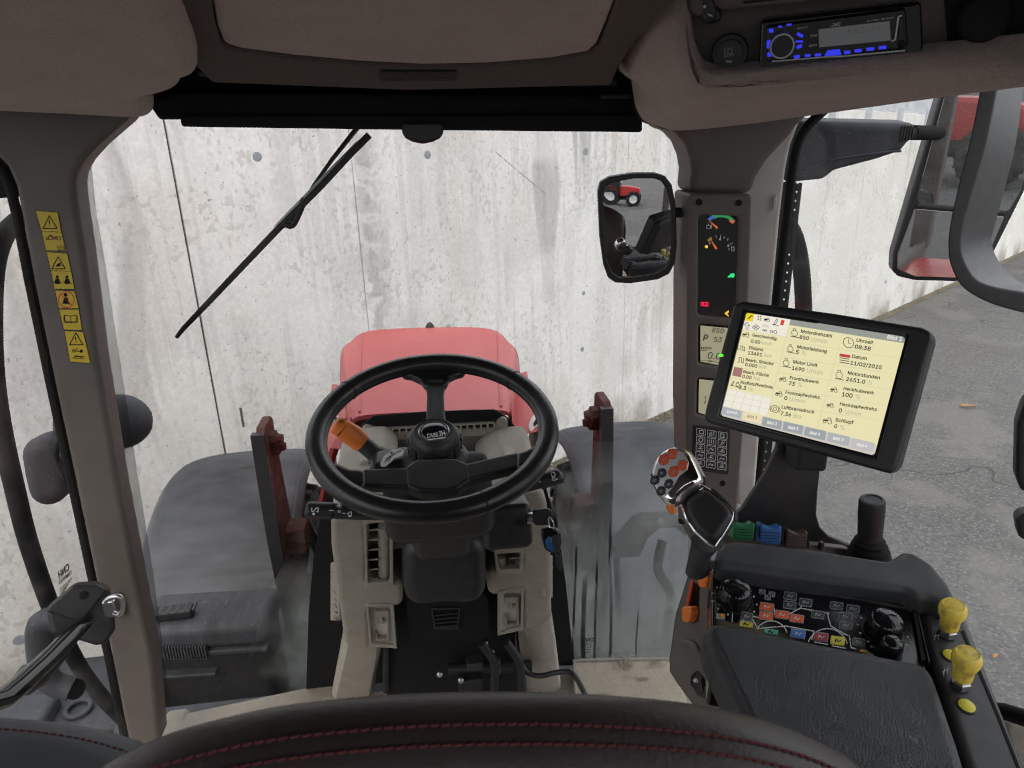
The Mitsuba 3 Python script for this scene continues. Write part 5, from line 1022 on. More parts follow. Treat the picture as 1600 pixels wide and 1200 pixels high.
# terminal monitor
MO = np.array([0.50859322, 0.86306292, 2.55967871]); MU = np.array([0.68952475, -0.72403918, -0.01796926]); MNn = np.array([-0.66805164, -0.64539779, 0.37036292])
SPLN = (MO, nrm(MNn))
mn = thing('terminal_monitor', 'black terminal monitor with a lit pale yellow data screen', 'monitor')
Z5 = lambda x, y: (1050 + x / 3.721, 440 + y / 3.721)
scr = [Z5(430, 180), Z5(1358, 322), Z5(1175, 1012), Z5(278, 778)]
body = [(1146, 474), (1160, 470), (1300, 489), (1440, 511), (1455, 518), (1457, 530), (1402, 730), (1392, 741), (1250, 702), (1106, 661), (1099, 652), (1102, 636)]
part(mn, 'housing', plate(SPLN, body, 0.045, 0.010, 0.006, lift=0.004, steps=5, holes=[scr]), BLACK, smooth=50)
part(mn, 'back_shell', plate(SPLN, [(1277 + (a - 1277) * .93, 606 + (b - 606) * .93) for a, b in body], 0.05, 0.015, 0.01, lift=-0.012), BLACK, smooth=50)
part(mn, 'bezel', plate(SPLN, [Z5(408, 160), Z5(1385, 308), Z5(1195, 1040), Z5(255, 790)], 0.004, 0.001, 0.002, lift=0.006, holes=[scr]), GLOSS)
scene['mat_screen'] = {'type': 'diffuse', 'reflectance': rgb(0.04)}
CREAM, PALE, GREYB, YEL, TABG = (0.80, 0.74, 0.44), (0.85, 0.80, 0.68), (0.30, 0.32, 0.29), (0.80, 0.66, 0.03), (0.33, 0.36, 0.38)
def lit(par, name, px, c, lift, h=0.0006, label=None):
    k = number(par + '__' + name); scene[k] = mikit.ply(plate(SPLN, px, h, lift=lift), 'mat_screen', **emit(name, c))
    if label: labels[k] = {'label': label}
    return k
scn = number(mn + '__screen')
scene[scn] = mikit.ply(plate(SPLN, scr, 0.002, lift=0.0005), 'mat_screen', **emit('s', CREAM)); labels[scn] = {'label': 'lit pale yellow data screen'}
zz = lambda l: [Z5(*q) for q in l]
lit(scn, 'field', zz([(478, 188), (690, 216), (662, 322), (400, 276), (418, 225), (470, 232)]), PALE, 0.0014)
lit(scn, 'field', zz([(332, 622), (578, 674), (552, 778), (292, 722)]), (0.84, 0.80, 0.70), 0.0014)
lit(scn, 'title_bar', zz([(692, 216), (1358, 322), (1349, 358), (682, 252)]), GREYB, 0.0014)
lit(scn, 'yellow_tile', zz([(430, 180), (479, 188), (468, 233), (418, 225)]), YEL, 0.0018)
lit(scn, 'area_tile', zz([(362, 495), (412, 505), (400, 556), (349, 546)]), (0.36, 0.17, 0.15), 0.0018)
lit(scn, 'tab_strip', zz([(290, 722), (1190, 950), (1175, 1012), (278, 778)]), (0.62, 0.58, 0.50), 0.0012)
for i, (q, c) in enumerate((([(300, 728), (405, 752), (396, 798), (288, 770)], (0.40, 0.44, 0.47)), ([(415, 754), (522, 780), (514, 828), (408, 802)], (0.80, 0.70, 0.46)), ([(530, 784), (641, 810), (632, 862), (520, 834)], TABG), ([(650, 812), (766, 838), (756, 890), (642, 864)], TABG),
                            ([(776, 842), (898, 870), (888, 924), (766, 894)], TABG), ([(908, 874), (1036, 902), (1026, 958), (900, 928)], (0.42, 0.43, 0.44)), ([(1046, 908), (1178, 938), (1166, 994), (1036, 964)], (0.52, 0.51, 0.52)))):
    lit(scn, 'tab', zz(q), c, 0.0020)
lit(scn, 'alert_mark', zz([(636, 222), (655, 225), (646, 254), (628, 251)]), (0.65, 0.05, 0.04), 0.0020)
SL = 0.158
def T5(s, x, y, L, bold=False, lift=0.0021): return txt(s, Z5(x, y), Z5(x + L, y + L * SL), SPLN, lift, bold, depth=0.0003)
names = [('Geschwindig.', 466, 318, 146), ('Distanz', 447, 392, 82), ('Bearb. Strecke', 427, 461, 162), ('Bearb. Fläche', 414, 531, 148), ('Kraftstoffverbrau', 398, 593, 188), ('Motordrehzahl', 748, 297, 182), ('Motorleistung', 726, 387, 172), ('Motor Limit', 703, 474, 140), ('Fronthubwerk', 684, 567, 168), ('Frontzapfwdrehz.', 659, 651, 205), ('Luftbremsdruck', 637, 737, 190),
         ('Uhrzeit', 1071, 349, 96), ('Datum', 1045, 443, 86), ('Motorstunden', 1021, 539, 186), ('Heckhubwerk', 996, 629, 177), ('Heckzapfwdrehz', 975, 719, 215), ('Schlupf', 949, 812, 105)]
vals = [('0.00', 457, 354, 54), ('13491', 440, 423, 82), ('0.000', 424, 490, 70), ('0.00', 408, 559, 53), ('3.3', 388, 624, 42), ('850', 740, 332, 54), ('5', 718, 420, 17), ('1690', 696, 512, 72), ('73', 677, 601, 35), ('0', 652, 686, 17), ('7.36', 631, 775, 60), ('08:38', 1061, 388, 92), ('11/02/2025', 1036, 482, 182), ('2651.0', 1011, 577, 110), ('100', 986, 666, 62), ('0', 968, 759, 18), ('0', 942, 850, 17)]
unit = [('km/h', 518, 364, 62), ('km', 536, 438, 40), ('km', 507, 503, 40), ('ha', 474, 571, 34), ('l/h', 442, 634, 30), ('U/min', 808, 346, 90), ('%', 750, 426, 28), ('U/min', 782, 528, 92), ('%', 728, 609, 27), ('U/min', 682, 694, 88), ('Bar', 705, 790, 48), ('h', 1142, 598, 16), ('%', 1066, 680, 27), ('U/min', 1004, 768, 92), ('%', 976, 858, 27), ('GPS', 524, 262, 36)]
UNIT = mat('mat_unit_print', (0.30, 0.28, 0.17), 0.7)
scene['mat_unit_glow'] = {'type': 'diffuse', 'reflectance': rgb(0.1)}
part(scn, 'field_name', cat([T5(*q, bold=True) for q in names]), INK)
part(scn, 'value', cat([T5(*q, bold=True) for q in vals]), INK)
k = number(scn + '__unit'); scene[k] = mikit.ply(cat([T5(*q) for q in unit]), 'mat_unit_glow', **emit('u', (0.42, 0.39, 0.24)))
for q_ in (('Zurück', 318, 762, 62), ('Bild 2', 553, 826, 56), ('Bild 3', 676, 855, 58), ('Bild 4', 800, 886, 60), ('Bild 5', 935, 918, 62), ('Bild 6', 1075, 955, 60), ('Bild 1', 1250, 332, 86)):
    scene[number(scn + '__tab_text')] = mikit.ply(T5(*q_, bold=True, lift=.0024), 'mat_screen', **emit('t', (0.85, 0.83, 0.76)))
part(scn, 'tab_print', T5('Bild 1', 438, 790, 56, lift=.0024), UNIT)
# thin rules of the screen and its icons
def L5(pts, w=2.2): return plate(SPLN, pxline(zz(pts), w / 3.721), 0.0004, lift=0.0021)
rules = [[(690, 216), (555, 775)], [(400, 276), (672, 322)], [(612, 252), (604, 310)]]
for i in range(1, 6): rules.append([(400 - 21 * i + 4, 290 + 66 * i), (665 - 19 * i, 340 + 68 * i)])
for i in range(1, 6): rules.append([(672 - 20 * i, 250 + 92 * i), (1349 - 26 * i, 358 + 90 * i)])
rules.append([(992, 300), (845, 850)])
for i in range(1, 5): rules.append([(332 + 49 * i, 622 + 10.5 * i), (292 + 52 * i, 722 + 11 * i)])
rules += [[(320, 655), (570, 708)], [(306, 688), (562, 742)]]
k = number(scn + '__rule'); scene[k] = mikit.ply(cat([L5(l, 1.6) for l in rules]), 'mat_unit_glow', **emit('r', (0.55, 0.50, 0.32)))
def I5(c, kind, s=1.0):
    x, y = c; o = []
    W = lambda l, w=2.6: o.append(L5([(x + a * s, y + b * s + a * s * SL) for a, b in l], w))
    C = lambda cx, cy, r, w=2.6: W([(cx + r * math.cos(a), cy + r * math.sin(a)) for a in np.linspace(0, 2 * math.pi, 17)], w)
    if kind == 'engine': C(0, 4, 17); W([(-6, -12), (-8, -22), (8, -22), (6, -12)]); W([(-22, 24), (26, 26)], 4)
    if kind == 'tractor': C(-14, 4, 6); C(9, 2, 9); W([(-20, 0), (-16, -8), (0, -8), (2, -16), (14, -16), (16, -4)]); W([(-18, -2), (0, -3)], 6)
    if kind == 'clock': C(0, 0, 30, 3.4); W([(0, -22), (0, 2), (14, 2)], 3)
    if kind == 'brake': C(0, 0, 20, 3); C(0, 0, 9, 2.5); W([(-22, -18), (-30, 0), (-22, 18)], 3); W([(22, -18), (30, 0), (22, 18)], 3)
    if kind == 'path': W([(-22, 16), (-12, 16), (-12, -14), (2, -14), (2, 16), (14, 16), (14, -14)], 3); 
    if kind == 'sum': W([(-22, -12), (-34, -12), (-27, 0), (-34, 12), (-22, 12)], 3); W([(-12, 14), (-12, -12), (0, -12), (0, 14), (10, 14), (10, -12)], 3)
    if kind == 'calendar': o.extend(L5([(x - 28, y - 10 + 13 * q), (x + 28, y - 1 + 13 * q)], 4) for q in range(3))
    if kind == 'arrow': W([(-6, 18), (-6, -4), (-16, -4), (0, -22), (16, -4), (6, -4), (6, 18), (-6, 18)])
    if kind == 'wrench': W([(-14, 12), (8, -8)], 5); C(12, -12, 6, 3)
    if kind == 'rows': [W([(-10, q), (-2, q)], 5) or W([(4, q), (12, q)], 5) for q in (-14, -4, 6)]
    if kind == 'map': W([(-16, 0), (0, -14), (16, -4), (0, 12), (-16, 0)]); W([(-8, -6), (8, 4)]); W([(-9, 5), (7, -9)])
    if kind == 'pen': W([(-12, 18), (6, -16), (14, -12), (-2, 18), (-12, 18)]); W([(-18, 20), (18, 22)], 3.5)
    if kind == 'wheels': C(-10, 2, 8); C(12, 2, 9); W([(-2, 2), (4, 2)])
    return o
icons = []
for c, kd, s in (((430, 312), 'tractor', 1.0), ((412, 388), 'sum', 1), ((402, 455), 'path', 1), ((352, 590), 'pen', .7), ((382, 598), 'engine', .6), ((712, 296), 'engine', 1), ((688, 388), 'engine', .95), ((664, 470), 'engine', 1), ((645, 570), 'tractor', 1), ((622, 655), 'tractor', 1), ((599, 741), 'brake', 1),
                 ((1026, 355), 'clock', 1), ((972, 540), 'engine', 1.1), ((942, 632), 'tractor', 1), ((920, 722), 'tractor', 1), ((905, 812), 'tractor', 1.3), ((1002, 452), 'calendar', 1), ((436, 258), 'arrow', 1), ((452, 208), 'wrench', .8), ((508, 216), 'rows', 1), ((552, 224), 'tractor', .8), ((602, 232), 'pen', 1), ((488, 268), 'map', 1.3), ((538, 282), 'wheels', .6), ((588, 290), 'wheels', 1)):
    part(scn, 'icon', cat(I5(c, kd, s)), INK)

lit(scn, 'calendar_head', zz([(976, 418), (1038, 428), (1034, 444), (972, 434)]), (0.50, 0.05, 0.05), 0.0023)
k = number(mn + '__power_lamp'); scene[k] = mikit.ply(plate(SPLN, pxcirc((1126, 555), 4, 2.6, rot=.1), 0.002, 0.0005, lift=0.0055), INK, **emit('p', (0.15, 1.0, 0.05)))
br = thing('monitor_bracket', 'black flared plate bracket carrying the terminal monitor', 'bracket')
BP = facing(P(1240, 790, y=0.99), (-0.12, -1, 0.1))
part(br, 'plate', plate(BP, [(1226, 640), (1288, 640), (1286, 700), (1278, 770), (1276, 805), (1282, 824), (1296, 838), (1330, 852), (1330, 866), (1240, 862), (1150, 838), (1138, 815), (1160, 795), (1196, 740), (1214, 700)], 0.012, 0.003, 0.003), BLACK)
part(br, 'gusset', rbox(P(1262, 690, y=0.97), nrm((1, -.3, 0)), AY, AZ, (0.05, 0.04, 0.09), 0.008), BLACK)
# ================================================================ right hand console
KN = nrm([0.0, -0.16, 1.0]); KPL = (P(1290, 980, z=2.285), KN)     # the control panel's plane
def kat(px, lift=0.0): return P(*px, pl=(KPL[0] + KN * lift, KN))
co = thing('side_console', 'black and brown side console with a printed control panel and hand rest ridge', 'console')
panel_px = [(1112, 890), (1125, 868), (1420, 905), (1444, 945), (1448, 1050), (1420, 1120), (1110, 1060)]
part(co, 'panel_deck', plate(KPL, panel_px, 0.05, 0.004, 0.004), GLOSS)
ridge = [(1117, 884), (1119, 862), (1130, 846), (1150, 842), (1290, 859), (1385, 874), (1400, 866), (1412, 858), (1432, 863), (1458, 880), (1482, 908), (1498, 940), (1480, 948), (1452, 930), (1428, 938), (1419, 921), (1260, 901), (1140, 884)]
part(co, 'hand_rest', plate(KPL, ridge, 0.045, 0.010, 0.004, lift=0.030, steps=5), LEATH, smooth=50)
part(co, 'rest_foot', plate(KPL, [(1117, 896), (1122, 850), (1290, 868), (1425, 885), (1480, 930), (1420, 950), (1260, 922)], 0.04, 0.003, 0.003, lift=0.004), BLACK)
for q in ((1168, 889), (1358, 922)): part(co, 'dark_hole_disc', lathe([(0.0075, 0), (0.0072, 0.001), (0.0065, 0.0008)], kat(q, 0.012), nrm([0, -1, .2]), 18), MATTE)  # flat dark discs paint the shade of sunk screw holes
part(co, 'side_rail', plate(KPL, [(1436, 946), (1448, 938), (1500, 942), (1512, 965), (1560, 1090), (1630, 1260), (1530, 1260), (1466, 1060), (1447, 1000)], 0.06, 0.010, 0.004, lift=0.003, steps=4), PANEL, smooth=50)
part(co, 'rail_groove', plate(KPL, pxline([(1504, 985), (1560, 1118), (1612, 1250)], 4), 0.003, lift=0.0042), MATTE)
part(co, 'rail_slot', plate(KPL, [(1426, 950), (1431, 950), (1446, 1030), (1440, 1030)], 0.004, lift=0.0062), MATTE)
part(co, 'slot_bead', plate(KPL, pxline([(1433, 952), (1452, 1034)], 2.6), 0.006, 0.001, lift=0.006), BLACK)
# left flank, brown
SX = facing((0.388, 0.7, 2.28), (-1, 0, 0.06))
flank = [(1080, 884), (1090, 876), (1108, 876), (1112, 900), (1108, 960), (1115, 1000), (1150, 1060), (1200, 1160), (1190, 1260), (1120, 1150), (1060, 1070), (1047, 1050), (1046, 1030), (1056, 960)]
slot = [(1084, 912), (1093, 912), (1090, 970), (1074, 974), (1070, 960)]
part(co, 'flank', plate(SX, flank, 0.03, 0.003, 0.002, holes=[slot]), TRIM, smooth=50)
part(co, 'flank_body', abox((0.41, 0.30, 1.60), (0.62, 0.95, 2.18), 0.02), TRIM)
part(co, 'slot_floor', plate(SX, flank, 0.01, lift=-0.02), MATTE)
part(co, 'slot_strip', plate(SX, [(1078, 908), (1083, 905), (1074, 950), (1069, 958)], 0.004, 0.001, lift=0.003), REDOR)
part(co, 'flank_rib', tube(spline([P(a, b, pl=(SX[0] + SX[1] * .003, SX[1])) for a, b in ((1068, 1005), (1085, 1010), (1100, 1035), (1130, 1080), (1165, 1130))], 5), 0.006), TRIM)
part(co, 'badge_tile', plate(SX, [(1081, 884), (1107, 889), (1105, 896), (1080, 895)], 0.004, 0.001, lift=0.004), REDOR)
part(co, 'badge_print', cat([plate(SX, pxcirc((1090, 890), 2.2), .001, lift=.0048), plate(SX, pxcirc((1096, 891), 2.6), .001, lift=.0048)]), INK)
rs = thing('console_rocker', 'black rocker switch in the brown flank of the side console', 'switch')
RK = (SX[0] + SX[1] * 0.004, SX[1])
part(rs, 'frame', plate(RK, [(1078, 1055), (1086, 1048), (1096, 1058), (1102, 1080), (1100, 1092), (1090, 1088), (1078, 1070)], 0.012, 0.003, 0.002), GLOSS)
part(rs, 'key', plate(RK, [(1081, 1058), (1087, 1053), (1094, 1062), (1097, 1080), (1091, 1082), (1082, 1070)], 0.006, 0.002, 0.001, lift=0.004), BLACK)
part(rs, 'symbol', cat([plate(RK, pxline([(1083, 1062), (1086, 1066)], 1.2), .0005, lift=.0046), plate(RK, pxline([(1087, 1060), (1090, 1064), (1088, 1066), (1085, 1062), (1087, 1060)], 1), .0005, lift=.0046)]), WHITE)
for i, (q, lab) in enumerate((((1097, 906), 'upper orange finger lever in the slot of the side console'), ((1072, 960), 'lower orange finger lever in the slot of the side console'))):
    t = thing('finger_lever', lab, 'lever')
    c = P(*q, pl=(SX[0] + SX[1] * 0.012, SX[1]))
    part(t, 'tab', plate((SX[0] + SX[1] * .016, SX[1]), [(q[0] - 8, q[1] - 12), (q[0] + 6, q[1] - 13), (q[0] + 8, q[1] - 9), (q[0] + 4, q[1] + 9), (q[0], q[1] + 13), (q[0] - 8, q[1] + 12)], 0.016, 0.005, 0.003, steps=4), ORANGE, smooth=50)
    part(t, 'stem', rbox(c + np.array([0.014, 0, 0]), AX, AY, AZ, (0.03, 0.006, 0.008), 0.002), MATTE)
# printed buttons
def button(q, w, h, c, edge, sym=None):
    b = part(co, 'button', plate(KPL, pxrect(q, w, h, 0.13), 0.0016, 0.0004, 0.0014, lift=0.0016), c)
    r_ = [*pxrect(q, w, h, 0.13)]; part(b, 'outline', plate(KPL, pxrect(q, w + 1.6, h + 1.6, .13), 0.001, 0, 0.0016, lift=0.0010), edge)
    x, y = q; l = [pxline([(x - 4, y + 2), (x - 1, y - 2.5), (x + 1, y + 2), (x + 5, y - 1)], 1.0), pxcirc((x - 3, y - 1), 1.4)]
    part(b, 'print', cat([plate(KPL, z_, 0.0004, lift=0.0021) for z_ in l]), sym or GREYP)
DKG = mat('mat_dark_key', (0.055, 0.06, 0.065), 0.45); CYAN = mat('mat_key_green', (0.10, 0.42, 0.30), 0.45); KRED = mat('mat_key_red', (0.30, 0.02, 0.035), 0.45); KYEL = mat('mat_key_yellow', (0.62, 0.55, 0.04), 0.45); KBLU = mat('mat_key_blue', (0.05, 0.16, 0.52), 0.45)
KOR = mat('mat_key_orange', (0.72, 0.12, 0.035), 0.45)
for q in ((1198, 948), (1197, 962), (1222, 960), (1245, 966)): button(q, 21, 11, KOR, GREYP, WHITE)
for q in ((1235, 931), (1234, 945), (1259, 941), (1278, 960), (1307, 946), (1333, 951), (1321, 963), (1322, 977), (1167, 963), (1342, 1003)): button(q, 19 if q[0] > 1170 else 17, 10, DKG, GREYP)
button((1166, 975), 20, 8, KYEL, GREYP, INK); button((1205, 987), 20, 6, CYAN, CYAN, INK); button((1247, 990), 22, 12, KBLU, GREYP, WHITE); button((1283, 995), 21, 12, KRED, GREYP, WHITE); button((1309, 1001), 21, 12, KYEL, KYEL, INK)
for q in ((1191, 924), (1206, 928), (1199, 933)): button(q, 9, 6, DKG, GREYP)
wl_ = [[(1145, 946), (1144, 972)], [(1160, 969), (1178, 963), (1190, 966)], [(1210, 950), (1211, 964)], [(1232, 960), (1250, 950), (1295, 958), (1293, 962)], [(1253, 946), (1249, 952)], [(1293, 960), (1298, 978), (1325, 993), (1318, 990)], [(1176, 968), (1184, 982), (1228, 978), (1272, 986), (1268, 1000)], polar((1205, 996), 26, 18, 150), polar((1293, 1014), 32, 15, 160), [(1327, 992), (1330, 1012), (1338, 1014)], [(1272, 1003), (1294, 1007)], [(1300, 1009), (1322, 1013)]]
part(co, 'white_lines', cat([plate(KPL, pxline(l, 1.3), 0.0004, lift=0.0008) for l in wl_]), WHITE)
part(co, 'lamp_tile', cat([plate(KPL, pxrect((1126, 963), 14, 8, .1), 0.001, lift=0.001)]), GREYP)
AMB = mat('mat_amber', (0.75, 0.35, 0.02), 0.4)
for q_, w_, h_, l_ in (((1129, 961), 6, 5, .002), ((1349, 1017), 10, 3, .001)): part(co, 'lamp_tile_spot', plate(KPL, pxrect(q_, w_, h_, .1), 0.001, lift=l_), AMB)
def dial(name, q, r, h, lab, ticks=True):
    t = thing(name, lab, 'knob'); o = kat(q)
    part(t, 'body', lathe([(r * 1.02, 0), (r * 1.0, h * .55), (r * .93, h * .8), (r * .75, h * .95), (r * .4, h * 1.02), (0.0005, h * 1.04)], o, KN, 72, ribs=24, rib=0.035), GLOSS, smooth=40)
    part(t, 'pointer', lathe([(0.0022, 0), (0.0018, 0.0008), (0.0003, 0.001)], o + KN * h * 0.93 + nrm([-0.1, 0.2, 0]) * r * .55, nrm(KN + nrm([-.1, .2, 0]) * .5), 12), WHITE)
    part(t, 'scale_ring', lathe([(r * 1.16, 0), (r * 1.16, 0.0012), (r * 1.06, 0.0012), (r * 1.06, 0)], o, KN, 48), BLACK)
    if ticks: part(t, 'scale_dots', cat([lathe([(0.0014, 0), (0.0012, 0.0008), (0.0003, 0.0009)], o + 1.34 * r * (math.cos(a) * AX + math.sin(a) * np.cross(KN, AX)), KN, 8) for a in np.linspace(-0.9, math.pi + .9, 11)]), WHITE)
dial('rotary_knob', (1147, 938), 0.0215, 0.027, 'black ribbed rotary knob at the end of the panel next to the orange levers')
dial('rotary_knob', (1379, 988), 0.0215, 0.029, 'black ribbed rotary knob at the end of the panel next to the yellow knobs')
dial('small_knob', (1388, 1022), 0.0135, 0.026, 'small black pointer knob half hidden by the armrest edge', False)
for q_ in (('MAX', (1157, 957), (1168, 959)), ('IV', (1360, 1012), (1368, 1014)), ('III', (1404, 1000), (1412, 1002)), ('V1', (1404, 1012), (1413, 1014)), ('MIN', (1122, 946), (1132, 948))):
    part(co, 'panel_lettering', txt(*q_, KPL, .0008), GREYP)
# yellow push knobs
def push(q, base, lab):
    t = thing('yellow_push_knob', lab, 'knob', None)
    o = kat(base, 0.004)
    b = part(t, 'base_nut', lathe([(0.0105, 0), (0.0105, 0.007), (0.0076, 0.009), (0.0076, 0.018)], o, AZ, 6), STEEL, smooth=False)
    top = P(*q, pl=(o + AZ * 0.052, AZ)); ax = nrm(top - o)
    part(t, 'cap', lathe([(0.0078, 0.012), (0.0105, 0.015), (0.0112, 0.028), (0.0120, 0.032), (0.0148, 0.039), (0.0155, 0.045), (0.0147, 0.051), (0.0118, 0.0546), (0.0114, 0.0538), (0.0005, 0.0546)], o, ax, 40), YELLOW, smooth=35)
    return t
push((1490, 946), (1480, 992), 'upper yellow push knob on the grey console rail')
push((1512, 1022), (1500, 1072), 'lower yellow push knob on the grey console rail')
for q, lab in (((1470, 961), 'yellow button just behind the upper push knob'), ((1485, 1025), 'yellow button just behind the lower push knob'), ((1510, 1104), 'lowest yellow button alone on the grey rail')):
    t = thing('yellow_button', lab, 'button')
    part(t, 'cap', lathe([(0.0088, 0), (0.0088, 0.002), (0.006, 0.0032), (0.0005, 0.0034)], kat(q, 0.003), KN, 24), KYEL)
    part(t, 'ring', lathe([(0.0105, 0), (0.0105, 0.0014), (0.009, 0.0018), (0.009, 0)], kat(q, 0.003), KN, 24), BLACK)
part(co, 'rail_print', cat([plate(KPL, pxline(l, 1.2), .0004, lift=.0042) for l in ([(1458, 995), (1468, 992)], [(1460, 1000), (1462, 990)], [(1466, 998), (1467, 989)], [(1472, 1050), (1482, 1046)], [(1474, 1056), (1476, 1044)], [(1480, 1054), (1481, 1043)])]), GREYP)
# armrest
ar = thing('armrest', 'black grained leather armrest pad over the side console', 'armrest')
APL = (KPL[0] + KN * 0.026, KN)
arm = [(1098, 988), (1110, 966), (1122, 968), (1280, 1000), (1440, 1031), (1456, 1040), (1464, 1058), (1500, 1160), (1540, 1290), (1230, 1290), (1160, 1130), (1110, 1020)]
part(ar, 'pad', plate(APL, arm, 0.055, 0.015, 0.006, steps=6), LEATH, smooth=50)
part(ar, 'edge_seam', tube([P(a, b, pl=(APL[0] + KN * .0002, KN)) for a, b in ((1116, 984), (1180, 1120), (1225, 1230))], 0.0012, 6), BLACK)
# multi function lever
mf = thing('control_lever', 'chrome headed multi function control lever with orange and black keys', 'control lever')
HC = P(1046, 742, y=0.80); HN = nrm(nrm(EYE - HC) + np.array([-0.35, 0.0, 0.10])); HPL = (HC, HN)
head = [(1014, 752), (1012, 742), (1018, 724), (1028, 708), (1044, 698), (1060, 698), (1074, 706), (1084, 722), (1092, 738), (1103, 750), (1096, 762), (1080, 766), (1066, 778), (1060, 796), (1050, 800), (1038, 790), (1024, 772)]
part(mf, 'chrome_head', plate(HPL, head, 0.040, 0.012, 0.004, steps=6), CHROME, smooth=60)
def facet(px, c, sym):
    k = part(mf, 'key', plate(HPL, px, 0.006, 0.0014, 0.0010, lift=0.0035, steps=3), c, smooth=50)
    cx, cy = np.mean(px, 0)
    part(k, 'symbol', cat([plate(HPL, pxline([(cx - 2.5, cy + 1.5), (cx + 2.5, cy - 1.5)], .9), .0005, lift=.0042), plate(HPL, pxline([(cx - 1, cy - 2.5), (cx + 1.5, cy + 2.5)], .9), .0005, lift=.0042)]), sym)
part(mf, 'key_tray', plate(HPL, [(1018, 750), (1024, 728), (1036, 708), (1050, 701), (1066, 704), (1076, 722), (1074, 734), (1060, 746), (1050, 762), (1040, 776), (1028, 768)], 0.003, 0.001, 0.003, lift=0.0012), STEEL)
def keypx(c, k=1.0): return [(c[0] + k * x, c[1] + k * y) for x, y in ((-8.5, 2), (-5, -7.5), (4, -9), (9, -3), (8, 5), (1, 9), (-6, 7.5))]
for c in ((1036, 718), (1049, 709), (1051, 737), (1065, 727)): facet(keypx(c, 1.0), REDOR, GREYP)
for c in ((1033, 739), (1022, 750), (1044, 756), (1032, 767)): facet(keypx(c, 0.86), BLACK, GREYP)
GN = nrm(nrm(EYE - P(1108, 808, y=0.77)) + np.array([-0.1, 0.1, 0.1])); GPLN = (P(1108, 808, y=0.765), GN)
grip = [(1062, 790), (1068, 776), (1082, 764), (1098, 757), (1110, 764), (1132, 782), (1148, 800), (1146, 812), (1132, 836), (1118, 857), (1104, 850), (1084, 832), (1070, 812)]
part(mf, 'grip', plate(GPLN, [(1106 + (a - 1106) * .95, 806 + (b - 806) * .95) for a, b in grip], 0.044, 0.012, 0.004, lift=0.002, steps=6), BLACK, smooth=60)
part(mf, 'chrome_rim', plate(GPLN, grip, 0.008, 0.003, 0.004, lift=-0.005), CHROME, smooth=60)
part(mf, 'palm_rest', plate(GPLN, [(1104, 758), (1116, 764), (1136, 782), (1150, 800), (1150, 816), (1140, 806)], 0.03, 0.008, 0.002, lift=-0.006), BLACK, smooth=50)
part(mf, 'trigger', plate(HPL, [(1038, 792), (1044, 788), (1054, 796), (1054, 802), (1046, 803)], 0.012, 0.003, 0.002, lift=-0.008), ORANGE, smooth=50)
part(mf, 'side_key', plate(HPL, [(1058, 808), (1066, 814), (1068, 820), (1060, 818)], 0.01, 0.002, 0.001, lift=-0.010), MATTE)
part(mf, 'stem', tube([P(1104, 846, y=0.79), P(1094, 866, y=0.80), P(1090, 892, y=0.81)], [0.022, 0.016, 0.018], 20, squash=0.8), PANEL, smooth=60)
# joystick
jo = thing('joystick', 'black joystick with rubber bellows standing behind the hand rest ridge', 'joystick')
jb = P(1357, 872, y=0.90); jt = P(1363, 780, y=0.90); ja = nrm(jt - jb); JL = np.linalg.norm(jt - jb)
part(jo, 'bellows', lathe([(r_ * .95, h_) for r_, h_ in ((0.036, -.01), (0.036, 0.002), (0.029, 0.006), (0.033, 0.010), (0.033, 0.013), (0.0245, 0.016), (0.029, 0.020), (0.029, 0.023), (0.020, 0.026), (0.0245, 0.030), (0.0245, 0.033), (0.016, 0.036), (0.020, 0.040), (0.016, 0.044))], jb, ja, 36), RUBBER, smooth=28)
part(jo, 'grip', lathe([(0.0155, 0.030), (0.0172, 0.036), (0.0185, 0.050), (0.0192, JL * .72)], jb, ja, 32), BLACK, smooth=50)
part(jo, 'top', lathe([(0.0190, JL * .722), (0.0195, JL * .73), (0.0192, JL * .96), (0.0175, JL * 1.0), (0.014, JL * 1.005), (0.013, JL * .99), (0.0005, JL * .985)], jb, ja, 32), BLACK, smooth=40)
# coloured spool levers
for nm, px, c, lab in (('spool_lever', [(1144, 843), (1146, 816), (1150, 814), (1156, 819), (1164, 821), (1171, 820), (1178, 815), (1180, 820), (1178, 842), (1174, 846)], GREEN, 'green ribbed spool lever behind the hand rest ridge'),
                       ('spool_lever', [(1186, 848), (1187, 820), (1191, 818), (1198, 823), (1206, 825), (1213, 824), (1220, 820), (1222, 824), (1221, 848), (1216, 852)], BLUE, 'blue ribbed spool lever behind the hand rest ridge'),
                       ('spool_lever', [(1226, 855), (1228, 829), (1232, 826), (1239, 831), (1247, 834), (1255, 832), (1261, 828), (1263, 832), (1261, 855), (1257, 859)], BROWN, 'brown ribbed spool lever behind the hand rest ridge')):
    t = thing(nm, lab, 'lever'); q = facing(P(px[0][0], px[0][1], y=0.93), (-0.15, -1, 0.35))
    part(t, 'paddle', plate(q, px, 0.022, 0.003, 0.0012, steps=4), c, smooth=40)
    x0, x1 = px[0][0] + 2, px[7][0] - 2; y0 = px[0][1]
    part(t, 'rib', cat([plate(q, pxline([(x0, y0 - 3 - 4.5 * i), (x1, y0 - 1 - 4.5 * i)], 1.0), 0.001, lift=0.0008) for i in range(4)]), BLACK)
    part(t, 'side', plate(q, [(px[7][0] - 1, px[7][1] + 1), (px[7][0] + 3, px[7][1] + 4), (px[8][0] + 3, px[8][1] + 4), (px[8][0] - 1, px[8][1])], 0.02, 0.001, lift=-0.002), MATTE)
sc = thing('lever_base', 'dark slotted base strip under the three coloured levers', 'base')
part(sc, 'strip', plate(facing(P(1210, 860, y=0.945), (-0.15, -1, 0.35)), [(1130, 838), (1160, 834), (1280, 852), (1330, 858), (1330, 880), (1130, 868)], 0.03, 0.003), TRIM)
